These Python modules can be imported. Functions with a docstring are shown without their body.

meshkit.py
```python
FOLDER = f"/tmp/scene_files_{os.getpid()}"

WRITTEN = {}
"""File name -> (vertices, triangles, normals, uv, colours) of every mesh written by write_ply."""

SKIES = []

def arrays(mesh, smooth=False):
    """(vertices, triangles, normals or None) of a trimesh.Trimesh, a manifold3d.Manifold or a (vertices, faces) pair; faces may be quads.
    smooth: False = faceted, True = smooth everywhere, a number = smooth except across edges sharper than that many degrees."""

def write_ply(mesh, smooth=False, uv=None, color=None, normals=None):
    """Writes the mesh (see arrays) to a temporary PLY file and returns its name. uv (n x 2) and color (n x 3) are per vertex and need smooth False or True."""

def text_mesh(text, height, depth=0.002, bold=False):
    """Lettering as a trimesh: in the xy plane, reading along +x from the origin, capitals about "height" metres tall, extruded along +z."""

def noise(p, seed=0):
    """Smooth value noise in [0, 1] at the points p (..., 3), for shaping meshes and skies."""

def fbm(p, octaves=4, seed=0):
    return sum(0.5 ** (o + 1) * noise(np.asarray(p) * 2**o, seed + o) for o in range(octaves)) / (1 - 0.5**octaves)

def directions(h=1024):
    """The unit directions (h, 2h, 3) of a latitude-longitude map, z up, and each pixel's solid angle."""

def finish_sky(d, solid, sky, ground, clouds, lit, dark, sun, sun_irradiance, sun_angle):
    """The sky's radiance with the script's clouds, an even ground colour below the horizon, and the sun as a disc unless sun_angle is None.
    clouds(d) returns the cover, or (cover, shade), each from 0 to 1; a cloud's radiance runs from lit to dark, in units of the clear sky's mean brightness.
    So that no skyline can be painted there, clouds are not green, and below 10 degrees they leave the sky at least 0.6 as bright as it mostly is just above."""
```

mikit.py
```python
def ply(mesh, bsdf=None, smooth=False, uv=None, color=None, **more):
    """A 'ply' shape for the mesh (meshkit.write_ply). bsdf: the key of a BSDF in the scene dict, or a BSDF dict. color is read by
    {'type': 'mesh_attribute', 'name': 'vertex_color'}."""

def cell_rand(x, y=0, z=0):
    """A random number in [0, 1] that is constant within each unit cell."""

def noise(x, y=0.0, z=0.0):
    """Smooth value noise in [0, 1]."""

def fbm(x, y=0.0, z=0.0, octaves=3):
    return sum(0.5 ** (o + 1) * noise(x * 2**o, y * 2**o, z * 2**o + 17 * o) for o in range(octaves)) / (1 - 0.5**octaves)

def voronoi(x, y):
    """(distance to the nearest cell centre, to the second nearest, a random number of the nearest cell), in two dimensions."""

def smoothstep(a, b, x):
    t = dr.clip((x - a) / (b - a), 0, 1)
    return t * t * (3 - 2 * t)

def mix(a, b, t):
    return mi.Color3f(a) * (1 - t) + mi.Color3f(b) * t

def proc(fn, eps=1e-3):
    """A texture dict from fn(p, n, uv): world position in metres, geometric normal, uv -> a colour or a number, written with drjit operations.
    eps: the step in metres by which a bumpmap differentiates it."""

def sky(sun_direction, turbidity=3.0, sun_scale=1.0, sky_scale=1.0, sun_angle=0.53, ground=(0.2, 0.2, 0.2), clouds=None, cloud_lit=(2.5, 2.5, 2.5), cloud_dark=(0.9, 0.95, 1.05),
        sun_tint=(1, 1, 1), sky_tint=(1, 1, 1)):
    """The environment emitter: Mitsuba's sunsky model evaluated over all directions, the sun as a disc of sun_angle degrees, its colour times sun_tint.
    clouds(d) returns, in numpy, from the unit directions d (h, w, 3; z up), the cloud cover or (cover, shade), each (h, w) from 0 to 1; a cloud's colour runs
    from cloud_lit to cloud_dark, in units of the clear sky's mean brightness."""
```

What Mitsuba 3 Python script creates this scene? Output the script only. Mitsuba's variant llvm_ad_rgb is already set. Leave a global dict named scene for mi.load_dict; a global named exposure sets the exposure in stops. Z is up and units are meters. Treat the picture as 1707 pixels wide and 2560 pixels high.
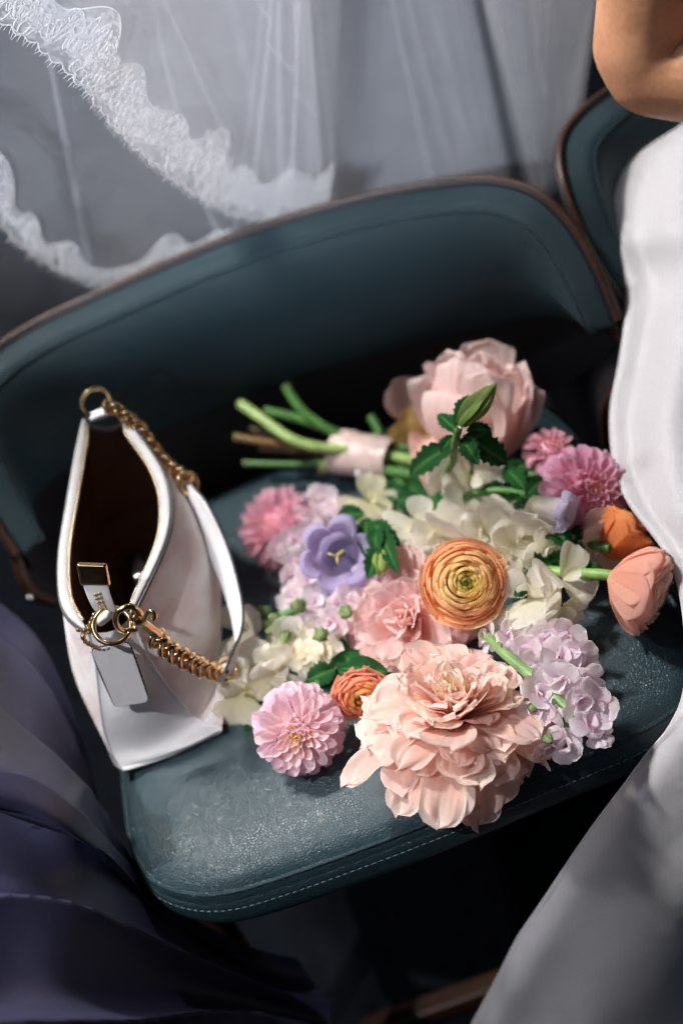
import math, random
import numpy as np, trimesh, mitsuba as mi, mikit, meshkit
import manifold3d as m3
from scipy.interpolate import CubicSpline, RectBivariateSpline
import drjit as dr

T = mi.ScalarTransform4f
scene, labels = {}, {}
PI = math.pi

# ---------------------------------------------------------------- camera, lamps, exposure
scene['camera'] = {
    'type': 'thinlens', 'fov': 26.993, 'fov_axis': 'x', 'near_clip': 0.05, 'far_clip': 40.0,
    'aperture_radius': 0.0135, 'focus_distance': 1.105,
    'to_world': T().look_at(origin=list((0.1008, -0.6527, 1.4000)), target=list((0.0313, 0.0754, 0.7180)), up=list((0.3577, 0.6564, 0.6643))),
}
exposure = 0.12


def lamp(name, pos, aim, radius, rgb, label):
    scene[name] = {'type': 'disk', 'to_world': T().look_at(origin=list(pos), target=list(aim), up=[0.1, 1, 0.05]) @ T().scale(radius),
                   'emitter': {'type': 'area', 'radiance': {'type': 'rgb', 'value': list(rgb)}},
                   'bsdf': {'type': 'diffuse', 'reflectance': {'type': 'rgb', 'value': 0.8}}}
    labels[name] = {'label': label, 'category': 'ceiling lamp'}


KEY = 375.0
lamp('ceiling_lamp', (-0.72, 0.92, 2.9), (0, 0.2, 0.5), 0.15, (KEY, KEY * 0.965, KEY * 0.93), 'bright round ceiling spot lamp above and behind the chair')
lamp('ceiling_lamp_001', (-1.9, 0.5, 2.9), (0, 0.2, 0.5), 0.09, (230, 232, 250), 'round ceiling spot lamp above the left side of the room')
lamp('ceiling_lamp_002', (1.5, 1.6, 2.9), (0, 0.2, 0.5), 0.09, (110, 108, 112), 'round ceiling spot lamp above the right side of the room')
lamp('ceiling_lamp_003', (-0.7, -1.9, 2.9), (0, 0.2, 0.5), 0.5, (0.85, 1.05, 1.45), 'wide dim round fill light, added and unseen, in front of the chair')  # unseen wide source added as soft bluish fill
# added narrow-beam spots on bag front and veil, cut off to miss the backrest
for nm_, o_, t_, i_, cut_, beam_, c_ in (('added_spot', [-0.95, -0.62, 2.9], [-0.15, 0.08, 0.52], 16.0, 6.8, 2.5, (1, .985, 1)), ('added_spot_001', [-1.15, -1.75, 2.35], [0.02, 0.58, 0.97], 38.0, 8.0, 5.0, (.88, .97, 1.10))):
    scene[nm_] = {'type': 'spot', 'to_world': T().look_at(origin=o_, target=t_, up=[0, 1, 0.1]), 'intensity': {'type': 'rgb', 'value': [i_ * c_[0], i_ * c_[1], i_ * c_[2]]}, 'cutoff_angle': cut_, 'beam_width': beam_}


# ---------------------------------------------------------------- helpers
def numbered(name):
    if name not in scene and not any(k.startswith(name + '__') for k in scene) and name not in labels:
        return name
    i = 1
    while f'{name}_{i:03d}' in scene or f'{name}_{i:03d}' in labels or any(k.startswith(f'{name}_{i:03d}__') for k in scene):
        i += 1
    return f'{name}_{i:03d}'


COUNT = {}


def key_for(name, parent):
    base = f'{parent}__{name}' if parent else name
    n = COUNT.get(base, 0)
    COUNT[base] = n + 1
    return base if n == 0 else f'{base}_{n:03d}'


def add(name, mesh, bsdf, parent=None, smooth=True, color=None, label=None, kind=None, **more):
    k = key_for(name, parent)
    if color is not None and smooth not in (True, False):
        smooth = True
    scene[k] = mikit.ply(mesh, bsdf, smooth, color=color, **more)
    if label or kind:
        d = labels.setdefault(k, {})
        if label:
            d['label'] = label
        if kind:
            d['kind'] = kind
    return k


def hold(name, parent=None, label=None):
    """a part or thing that is only the key its pieces' keys start with"""
    k = key_for(name, parent)
    if label:
        labels[k] = {'label': label}
    return k


def thing(name, label, cat, group=None):
    k = key_for(name, None)
    labels[k] = {'label': label, 'category': cat}
    if group:
        labels[k]['group'] = group
    return k


def gridfaces(nu, nv, cu=False, cv=False):
    i, j = np.meshgrid(np.arange(nu if cu else nu - 1), np.arange(nv if cv else nv - 1), indexing='ij')
    i2, j2 = (i + 1) % nu, (j + 1) % nv
    a, b, c, d = i * nv + j, i2 * nv + j, i2 * nv + j2, i * nv + j2
    return np.stack([a, b, c, d], -1).reshape(-1, 4)


def tri(f):
    return np.vstack([f[:, [0, 1, 2]], f[:, [0, 2, 3]]])


def surf(P, cu=False, cv=False):
    nu, nv = P.shape[:2]
    return P.reshape(-1, 3), tri(gridfaces(nu, nv, cu, cv))


def cat(*ms):
    V, Fs, o = [], [], 0
    for v, f in ms:
        V.append(np.asarray(v)); Fs.append(np.asarray(f) + o); o += len(v)
    return np.vstack(V), np.vstack(Fs)


def unit(v):
    v = np.asarray(v, float)
    return v / max(np.linalg.norm(v), 1e-12)


def frame(axis, hint=(0.31, 0.17, 0.93)):
    a = unit(axis)
    h = np.asarray(hint, float)
    if abs(a @ unit(h)) > 0.95:
        h = np.array([1, 0, 0.0])
    x = unit(np.cross(h, a))
    return np.stack([x, np.cross(a, x), a], 1)


def spline(pts, n, closed=False):
    pts = np.asarray(pts, float)
    if closed:
        pts = np.vstack([pts, pts[:1]])
    d = np.r_[0, np.cumsum(np.linalg.norm(np.diff(pts, axis=0), axis=1) + 1e-9)]
    cs = CubicSpline(d, pts, bc_type='periodic' if closed else 'natural')
    return cs(np.linspace(0, d[-1], n + 1)[:-1] if closed else np.linspace(0, d[-1], n))


def tube(path, r, n=8, closed=False, caps=True, flat=1.0, up=None):
    path = np.asarray(path, float)
    m = len(path)
    r = np.broadcast_to(np.asarray(r, float), (m,))
    if closed:
        tan = np.roll(path, -1, 0) - np.roll(path, 1, 0)
    else:
        tan = np.gradient(path, axis=0)
    tan /= np.linalg.norm(tan, axis=1, keepdims=True) + 1e-12
    N = np.zeros_like(path)
    x = np.cross(tan[0], up if up is not None else ([0, 0, 1] if abs(tan[0][2]) < 0.9 else [1, 0, 0]))
    x = unit(x)
    for i in range(m):
        if up is not None:
            x = np.cross(tan[i], up)
        x = unit(x - tan[i] * (x @ tan[i]))
        N[i] = x
    Bn = np.cross(tan, N)
    a = np.arange(n) * 2 * PI / n
    P = path[:, None] + (N[:, None] * np.cos(a)[None, :, None] + Bn[:, None] * np.sin(a)[None, :, None] * flat) * r[:, None, None]
    v, f = surf(P, cu=closed, cv=True)
    if not closed and caps:
        v = np.vstack([v, path[:1], path[-1:]])
        k = np.arange(n)
        f = np.vstack([f, np.stack([k * 0 + m * n, (k + 1) % n, k], 1), np.stack([k * 0 + m * n + 1, (m - 1) * n + k, (m - 1) * n + (k + 1) % n], 1)])
    return v, f


def ball(c, r, n=2, s=(1, 1, 1)):
    m = trimesh.creation.icosphere(subdivisions=n, radius=1.0)
    return m.vertices * np.asarray(s) * r + np.asarray(c), m.faces


def rbox(size, r, seg=16):
    """rounded box, centred"""
    h = np.asarray(size, float) / 2 - r
    sp = [m3.Manifold.sphere(r, seg).translate([sx * h[0], sy * h[1], sz * h[2]]) for sx in (-1, 1) for sy in (-1, 1) for sz in (-1, 1)]
    m = m3.Manifold.batch_hull(sp).to_mesh()
    return np.asarray(m.vert_properties[:, :3], float), np.asarray(m.tri_verts)


def xf(mesh, R=None, t=(0, 0, 0)):
    v, f = mesh
    v = np.asarray(v)
    if R is not None:
        v = v @ np.asarray(R).T
    return v + np.asarray(t), f


def rotx(a):
    c, s = math.cos(a), math.sin(a); return np.array([[1, 0, 0], [0, c, -s], [0, s, c]])


def rotz(a):
    c, s = math.cos(a), math.sin(a); return np.array([[c, -s, 0], [s, c, 0], [0, 0, 1]])


def sheet(ctrl, nu, nv, folds=None):
    """smooth surface through a grid of control points; folds(u, v) displaces along its normal"""
    C = np.asarray(ctrl, float)
    u0, v0 = np.linspace(0, 1, C.shape[0]), np.linspace(0, 1, C.shape[1])
    u, v = np.linspace(0, 1, nu), np.linspace(0, 1, nv)
    P = np.stack([RectBivariateSpline(u0, v0, C[..., k], kx=min(3, C.shape[0] - 1), ky=min(3, C.shape[1] - 1))(u, v) for k in range(3)], -1)
    if folds is not None:
        n = np.cross(np.gradient(P, axis=0), np.gradient(P, axis=1))
        n /= np.linalg.norm(n, axis=-1, keepdims=True) + 1e-12
        U, Vv = np.meshgrid(u, v, indexing='ij')
        P = P + n * folds(U, Vv)[..., None]
    return P


def sm(a, b, x):
    t = np.clip((x - a) / (b - a), 0, 1)
    return t * t * (3 - 2 * t)


def nz(*c, seed=0):
    return meshkit.noise(np.stack(np.broadcast_arrays(*c, *([0.5] * (3 - len(c)))), -1), seed) * 2 - 1


# ---------------------------------------------------------------- materials
def rgb(*v):
    return {'type': 'rgb', 'value': list(v)}


def principled(col, rough, spec=0.5, **k):
    return {'type': 'twosided', 'bsdf': {'type': 'principled', 'base_color': col if isinstance(col, dict) else rgb(*col), 'roughness': rough, 'specular': spec, **k}}


def bumped(tex, scale, inner):
    return {'type': 'twosided', 'bsdf': {'type': 'bumpmap', 'texture': tex, 'scale': scale, 'bsdf': inner['bsdf']}}


def pebble(size):
    def fn(p, n, uv):
        x = (p.x + 0.55 * p.z) / size
        y = (p.y + 0.6 * p.z) / size
        a, b, c = mikit.voronoi(x + 0.35 * mikit.noise(x * 0.8, y * 0.8), y)
        return mikit.smoothstep(0.0, 0.45, b - a) * (0.7 + 0.3 * c)
    return fn


def teal_shaded_col(p, n, uv):
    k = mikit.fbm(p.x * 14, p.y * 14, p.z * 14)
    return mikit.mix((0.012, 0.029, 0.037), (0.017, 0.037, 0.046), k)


PEB, PEBF = pebble(0.0025), pebble(0.0015)


def teal_grain(p, n, uv):
    """pebbled hide: colour darkened in the creases so the grain shows"""
    k = mikit.fbm(p.x * 14, p.y * 14, p.z * 14)
    return mikit.mix((0.019, 0.045, 0.056), (0.028, 0.060, 0.073), k) * (0.62 + 0.38 * PEB(p, n, uv))
scene['m_teal'] = bumped(mikit.proc(PEB, 2e-4), 0.00042, principled(mikit.proc(teal_grain), 0.38, 0.5))
scene['m_teal_shaded'] = bumped(mikit.proc(PEBF, 2e-4), 0.0005, principled(mikit.proc(teal_shaded_col), 0.45, 0.3))  # same leather coloured darker, painting in the shade of the backrest


def wood_col(p, n, uv):
    g = mikit.fbm(p.x * 30 + p.y * 12, p.z * 240 + p.y * 60, p.y * 8, 3)
    return mikit.mix((0.022, 0.009, 0.006), (0.060, 0.024, 0.012), g)


scene['m_wood'] = principled(mikit.proc(wood_col), 0.38, 0.4)
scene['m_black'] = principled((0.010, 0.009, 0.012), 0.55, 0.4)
scene['m_thread'] = principled((0.22, 0.30, 0.33), 0.7)
scene['m_steel'] = {'type': 'twosided', 'bsdf': {'type': 'roughconductor', 'material': 'none', 'specular_reflectance': rgb(.75, .75, .77), 'alpha': 0.18}}


def gold_rough(p, n, uv):
    return 0.13 + 0.10 * mikit.fbm(p.x * 300, p.y * 300, p.z * 300)


scene['m_gold'] = principled((0.93, 0.64, 0.33), mikit.proc(gold_rough), 0.5, metallic=1.0)


def wrinkle(p, n, uv):
    a = mikit.fbm(p.x * 420, p.y * 420, p.z * 300, 3)
    return a


def white_leather(p, n, uv):
    k = mikit.fbm(p.x * 34, p.y * 34, p.z * 34, 4)
    return mikit.mix((0.62, 0.51, 0.49), (0.76, 0.725, 0.715), mikit.smoothstep(0.25, 0.75, k))


scene['m_leather'] = bumped(mikit.proc(wrinkle, 3e-4), 0.0006, principled(mikit.proc(white_leather), 0.55, 0.4))
scene['m_leather_flat'] = principled((0.66, 0.66, 0.675), 0.5, 0.4)
scene['m_suede'] = principled((0.50, 0.49, 0.49), 0.85, 0.2)
scene['m_edge'] = principled((0.012, 0.012, 0.014), 0.4, 0.5)


def lining_col(p, n, uv):
    k = mikit.fbm(p.x * 30, p.y * 30, p.z * 60, 3)
    return mikit.mix((0.085, 0.042, 0.024), (0.16, 0.08, 0.045), k)


scene['m_lining'] = principled(mikit.proc(lining_col), 0.45, 0.4)


def weave(p, n, uv):
    return mikit.noise(p.x * 1500, p.z * 1500, p.y * 1500)


def satin_crease(p, n, uv):
    return mikit.fbm(p.x * 26 + p.z * 9, p.y * 60, p.z * 20, 3) + 0.05 * mikit.noise(p.x * 1300, p.y * 1300, p.z * 1300)


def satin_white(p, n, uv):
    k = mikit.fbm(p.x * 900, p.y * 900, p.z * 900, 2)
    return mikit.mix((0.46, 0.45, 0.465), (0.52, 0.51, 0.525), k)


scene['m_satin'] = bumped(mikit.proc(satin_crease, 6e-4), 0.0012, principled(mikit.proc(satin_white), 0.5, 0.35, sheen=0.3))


def plum_col(p, n, uv):
    k = mikit.fbm(p.x * 700, p.y * 700, p.z * 700, 2)
    return mikit.mix((0.040, 0.042, 0.086), (0.052, 0.053, 0.106), k)


scene['m_plum'] = principled(mikit.proc(plum_col), 0.40, 0.5, sheen=0.4)


def skin_col(p, n, uv):
    k = mikit.fbm(p.x * 25, p.y * 25, p.z * 25, 4)
    f = mikit.noise(p.x * 260, p.y * 260, p.z * 260)
    return mikit.mix((0.44, 0.18, 0.088), (0.68, 0.36, 0.21), 0.75 * k + 0.25 * f)


def skin_bump(p, n, uv):
    return mikit.fbm(p.x * 700, p.y * 700, p.z * 700, 2)


scene['m_skin'] = bumped(mikit.proc(skin_bump, 3e-4), 0.0001, principled(mikit.proc(skin_col), 0.5, 0.35))


def tulle_op(p, n, uv):
    k = mikit.fbm(p.x * 60, p.z * 60, p.y * 60, 2)
    w = mikit.noise(p.x * 900, p.z * 900, p.y * 900)
    return 0.12 + 0.06 * k + 0.06 * w


scene['m_tulle'] = {'type': 'mask', 'opacity': mikit.proc(tulle_op), 'bsdf': {'type': 'principledthin', 'base_color': rgb(0.80, 0.81, 0.86), 'roughness': 0.7, 'diff_trans': 1.1, 'spec_trans': 0.0}}


def lace_op(p, n, uv):
    k = mikit.noise(p.x * 420, p.z * 420, p.y * 420)
    return 0.16 + 0.40 * mikit.smoothstep(0.45, 0.7, k)


scene['m_lace_net'] = {'type': 'mask', 'opacity': mikit.proc(lace_op), 'bsdf': {'type': 'principledthin', 'base_color': rgb(0.86, 0.85, 0.86), 'roughness': 0.7, 'diff_trans': 1.0, 'spec_trans': 0.0}}
scene['m_lace'] = {'type': 'principledthin', 'base_color': rgb(0.88, 0.87, 0.87), 'roughness': 0.7, 'diff_trans': 1.3, 'spec_trans': 0.0}
VC = {'type': 'mesh_attribute', 'name': 'vertex_color'}
scene['m_petal'] = {'type': 'principledthin', 'base_color': VC, 'roughness': 0.6, 'diff_trans': 1.1, 'spec_trans': 0.0, 'eta': 1.33}
scene['m_leaf'] = {'type': 'principledthin', 'base_color': VC, 'roughness': 0.45, 'diff_trans': 0.35, 'spec_trans': 0.0, 'eta': 1.45}
scene['m_stem'] = principled(VC, 0.45, 0.45)


def ribbon_col(p, n, uv):
    k = mikit.fbm(p.x * 500, p.y * 500, p.z * 500, 2)
    return mikit.mix((0.62, 0.47, 0.42), (0.70, 0.55, 0.50), k)


scene['m_ribbon'] = principled(mikit.proc(ribbon_col), 0.33, 0.55, sheen=0.3)


def carpet_col(p, n, uv):
    k = mikit.fbm(p.x * 60, p.y * 60, 0.0, 4)
    return mikit.mix((0.0015, 0.002, 0.0035), (0.004, 0.006, 0.009), k)


scene['m_carpet'] = principled(mikit.proc(carpet_col), 0.95, 0.1)

# ---------------------------------------------------------------- floor
g = np.linspace(-1, 1, 2)
X_, Y_ = np.meshgrid(g * 12, g * 12, indexing='ij')
add('floor', surf(np.stack([X_, Y_, X_ * 0], -1)), 'm_carpet', smooth=False, kind='structure')


# ---------------------------------------------------------------- chair
PLAN = np.array([(-.280, .345), (-.293, .400), (-.283, .455), (-.243, .494), (-.14, .512), (-.036, .516), (.08, .507), (.156, .490), (.235, .456), (.277, .418), (.294, .378), (.299, .340)])
ZT = [(0, .562), (.045, .600), (.10, .657), (.15, .676), (.3, .680), (.5, .682), (.7, .681), (.84, .678), (.895, .666), (.94, .636), (.975, .603), (1, .566)]
ZB = [(0, .558), (.08, .552), (.2, .538), (.35, .531), (.65, .529), (.8, .532), (.92, .546), (1, .562)]


def smooth_interp(tab, s):
    a = np.array(tab)
    x = np.linspace(0, 1, 201)
    y = np.interp(x, a[:, 0], a[:, 1])
    for _ in range(12):
        y[1:-1] = (y[:-2] + 2 * y[1:-1] + y[2:]) / 4
    return np.interp(s, x, y)


def back_frame(s):
    n = 401
    c = spline(PLAN, n)
    x = np.linspace(0, 1, n)
    p = np.stack([np.interp(s, x, c[:, k]) for k in (0, 1)], -1)
    t = np.gradient(c, axis=0)
    t = np.stack([np.interp(s, x, t[:, k]) for k in (0, 1)], -1)
    t /= np.linalg.norm(t, axis=-1, keepdims=True)
    return p, np.stack([t[..., 1], -t[..., 0]], -1)      # inward normal (towards the sitter)


def back_point(s, z, off):
    p, n = back_frame(s)
    rec = (z - .67) * 0.16 * np.sin(PI * np.clip(s, 0, 1)) ** .7
    q = p + n * off[..., None] if np.ndim(off) else p + n * off
    return np.stack([q[..., 0], q[..., 1] + rec, z + 0 * q[..., 0]], -1)


def pad_th(d):
    a = .012 * np.sqrt(np.clip(1 - (1 - np.clip(d / .009, 0, 1)) ** 2, 0, 1))
    return a + .022 * np.sqrt(np.clip(1 - (1 - np.clip((d - .002) / .062, 0, 1)) ** 2, 0, 1))


def make_chair(label, dx=0.0, dy=0.0):
    t = thing('armchair', label, 'armchair', 'teal leather armchairs side by side')
    mv = np.array([dx, dy, 0])

    def put(name, mesh, m, parent=t, **k):
        return add(name, (mesh[0] + mv, mesh[1]), m, parent, **k)

    # backrest pad
    ns, nv = 161, 41
    s = np.linspace(0, 1, ns)[:, None] + np.zeros((1, nv))
    v = np.linspace(0, 1, nv)
    v = (v + 0.5 * (1 - np.cos(PI * v))) / 2
    zt, zb = smooth_interp(ZT, s), smooth_interp(ZB, s)
    z = zb + (zt - zb) * v[None]
    L = 0.86
    d = np.minimum(np.minimum(zt - z, z - zb), np.minimum(s, 1 - s) * L * 1.2)
    th = pad_th(d)
    P = back_point(s, z, th)
    Q = back_point(s, z, 0 * th)
    pad = put('backrest', cat(surf(P), (lambda m: (m[0], m[1][:, ::-1]))(surf(Q))), 'm_teal_shaded', smooth=50)
    # seams that run along the rim of the pad
    for inset, r in ((0.0105, .0011),):
        ss = np.linspace(0.004, .996, 240)
        zz = smooth_interp(ZT, ss) - inset
        zlo = smooth_interp(ZB, ss)
        zz = np.maximum(zz, zlo + .003)
        dd = np.minimum(np.full_like(ss, inset), np.minimum(ss, 1 - ss) * L * 1.2)
        off = pad_th(dd)
        put('seam', tube(back_point(ss, zz, off + .0003), r, 8), 'm_teal_shaded', pad)
    # bent plywood shell, blackened and carried down to paint the gap's shade; brown edge
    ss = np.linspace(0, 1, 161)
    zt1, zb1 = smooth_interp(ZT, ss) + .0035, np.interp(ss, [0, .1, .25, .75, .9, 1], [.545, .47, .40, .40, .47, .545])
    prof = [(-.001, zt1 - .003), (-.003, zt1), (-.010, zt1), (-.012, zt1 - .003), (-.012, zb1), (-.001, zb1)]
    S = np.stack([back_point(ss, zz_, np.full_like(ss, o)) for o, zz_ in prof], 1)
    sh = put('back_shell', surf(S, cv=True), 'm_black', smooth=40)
    put('wood_edge', tube(back_point(ss, zt1 - .0005, np.full_like(ss, -.006)), .0034, 8), 'm_wood', sh)
    # side panels below the wings
    for side in (-1, 1):
        x0 = -.284 if side < 0 else .296
        pts = [(x0, .350, .560), (x0 + .003 * side, .334, .522), (x0 - .020 * side, .352, .47), (x0 - .03 * side, .36, .42), (x0 - .03 * side, .36, .30)]
        e = spline(pts, 40)
        W = np.linspace(0, 1, 12)
        bk = np.array([x0 - .05 * side, .49, 0])
        P = e[:, None] * (1 - W[None, :, None]) + np.stack([np.full(40, bk[0]), np.full(40, bk[1]), e[:, 2] - .0], -1)[:, None] * W[None, :, None]
        P[..., 0] += side * .02 * np.sin(W * PI)[None]
        sp = put('side_panel', cat(surf(P), (lambda m: (m[0] + [side * .011, 0, 0], m[1][:, ::-1]))(surf(P))), 'm_black', smooth=40)
        put('wood_edge', tube(e + [side * .0055, 0, 0], .0058, 8), 'm_wood', sp)
        put('screw', ball(np.array([x0 + .006 * side, .330, .524]) + [side * .004, -.004, 0], .0035, 2), 'm_steel', sp)
    # seat cushion
    ol = [(-.254, .36), (-.226, .43), (-.16, .460), (0, .468), (.16, .460), (.222, .42), (.245, .36), (.256, .25), (.2575, .12), (.256, .075), (.247, .043), (.230, .018), (.200, .004), (.116, -.005), (0, -.0115), (-.07, -.0128), (-.144, -.0115), (-.191, -.0042), (-.223, .0135), (-.239, .029), (-.250, .051), (-.2575, .08), (-.259, .11), (-.2585, .16), (-.257, .25)]
    ol = spline(ol, 320, closed=True)
    d = np.roll(ol, -1, 0) - np.roll(ol, 1, 0)
    nrm = np.stack([-d[:, 1], d[:, 0]], 1)
    nrm /= np.linalg.norm(nrm, axis=1, keepdims=True)
    if ((ol + nrm * .01 - ol.mean(0)) ** 2).sum() > ((ol - ol.mean(0)) ** 2).sum():
        nrm = -nrm
    rings = [(.012, .401), (.004, .402), (.0008, .406), (0, .414), (.0004, .4275), (.0022, .4325), (.0030, .4330), (.0034, .4345), (.0045, .4395), (.0072, .4432), (.0080, .4430), (.0088, .4440), (.012, .4480), (.017, .4516), (.024, .4545), (.033, .4568), (.044, .4585), (.056, .4600)]
    ctr = np.array([0, .205])
    rl = np.linalg.norm(ol - ctr, axis=1, keepdims=True)

    def ring(i):
        k = sm(.006, .02, i)
        return (ol + nrm * i) * (1 - k) + (ctr + (ol - ctr) * (1 - i / np.minimum(rl, .27))) * k
    R = [np.c_[ring(i), np.full(len(ol), zz)] for i, zz in rings]
    base = R[-1]
    c0 = np.array([0, .205, .4665])
    for k in (.85, .7, .55, .4, .25, .1, .001):
        q = c0 + (base - c0) * k
        q[:, 2] = .4665 - (.4665 - .4600) * k ** 2.2
        R.append(q)
    R = np.stack(R)
    zi = meshkit.fbm(R * [9, 9, 0] + 3.1, 3, seed=4) - .5
    R[8:, :, 2] += zi[8:] * .005
    seat = put('seat', surf(R, cv=True), 'm_teal', smooth=60)
    # topstitching: a row of short threads along the band
    st, acc, step = [], 0.0, .0062
    P = np.c_[ol + nrm * .0005, np.full(len(ol), .4262)]
    P = spline(P, 3000, closed=True)
    L = np.r_[0, np.cumsum(np.linalg.norm(np.diff(P, axis=0), axis=1))]
    for a in np.arange(0, L[-1] - step, step):
        w = [np.array([np.interp(a + q, L, P[:, k]) for k in range(3)]) for q in (0, .0022, .0044)]
        w[1][2] += .0004
        st.append(tube(w, [.0003, .0006, .0003], 5))
    put('stitching', cat(*st), 'm_thread', seat, kind='stuff')
    st = []
    P2 = np.c_[ol + nrm * .0062, np.full(len(ol), .4425)]
    put('piping', tube(P2[::2], .0016, 8, closed=True), 'm_teal_shaded', seat)
    # seat pan and frame under the cushion
    inner = np.c_[ol + nrm * .016, np.full(len(ol), .401)]
    put('seat_pan', surf(np.stack([inner, inner - [0, 0, .018], (inner - [0, .2, .372]) * [.9, .9, 1] + [0, .2, .372 - .02]]), cv=True), 'm_black', smooth=40)
    for sx in (-1, 1):
        put('leg', tube([(sx * .235, .09, .375), (sx * .245, .075, .02), (sx * .245, .075, .0)], [.016, .013, .013], 12), 'm_wood')
        put('leg', tube([(sx * .225, .41, .42), (sx * .235, .46, .02), (sx * .235, .46, 0)], [.018, .014, .014], 12), 'm_wood')
    b = rbox((.20, .022, .026), .004)
    put('front_rail', xf(b, t=(-.075, .066, .020)), 'm_wood', smooth=40)
    return t


chair = make_chair('dark teal leather armchair holding the white handbag and the bouquet')
make_chair('dark teal leather armchair under the person in white, brown edged, at the right', .603, .012)

# ---------------------------------------------------------------- plum satin skirt at the left
skirt = thing('satin_skirt', 'dark plum blue satin skirt falling in folds left of the chair and bag', 'skirt')
upper = [
    [(-0.3473, 0.3271, 0.6880), (-0.3119, 0.2991, 0.5665), (-0.2856, 0.2645, 0.5270), (-0.2758, 0.2041, 0.4835), (-0.2751, 0.1327, 0.4438), (-0.2711, 0.0806, 0.4171), (-0.2450, 0.0478, 0.3501)],
    [(-0.3332, 0.2210, 0.7053), (-0.3125, 0.2195, 0.5842), (-0.2932, 0.2029, 0.5425), (-0.2869, 0.1629, 0.4919), (-0.2875, 0.1241, 0.4506), (-0.2758, 0.0775, 0.4217), (-0.2406, 0.0466, 0.3410)],
    [(-0.3237, 0.1213, 0.7152), (-0.3042, 0.1279, 0.6029), (-0.2900, 0.1192, 0.5556), (-0.2780, 0.1046, 0.5094), (-0.2805, 0.0978, 0.4584), (-0.2707, 0.0683, 0.4186), (-0.2303, 0.0413, 0.3270)],
    [(-0.3215, 0.0373, 0.7133), (-0.2853, 0.0356, 0.6417), (-0.2687, 0.0369, 0.6049), (-0.2561, 0.0341, 0.5566), (-0.2629, 0.0521, 0.4811), (-0.2606, 0.0527, 0.4082), (-0.2149, 0.0305, 0.3066)],
    [(-0.3216, -0.0067, 0.7102), (-0.2882, 0.0034, 0.6371), (-0.2680, 0.0065, 0.6017), (-0.2516, 0.0115, 0.5539), (-0.2549, 0.0347, 0.4764), (-0.2498, 0.0427, 0.3965), (-0.1989, 0.0219, 0.2884)],
]


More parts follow.
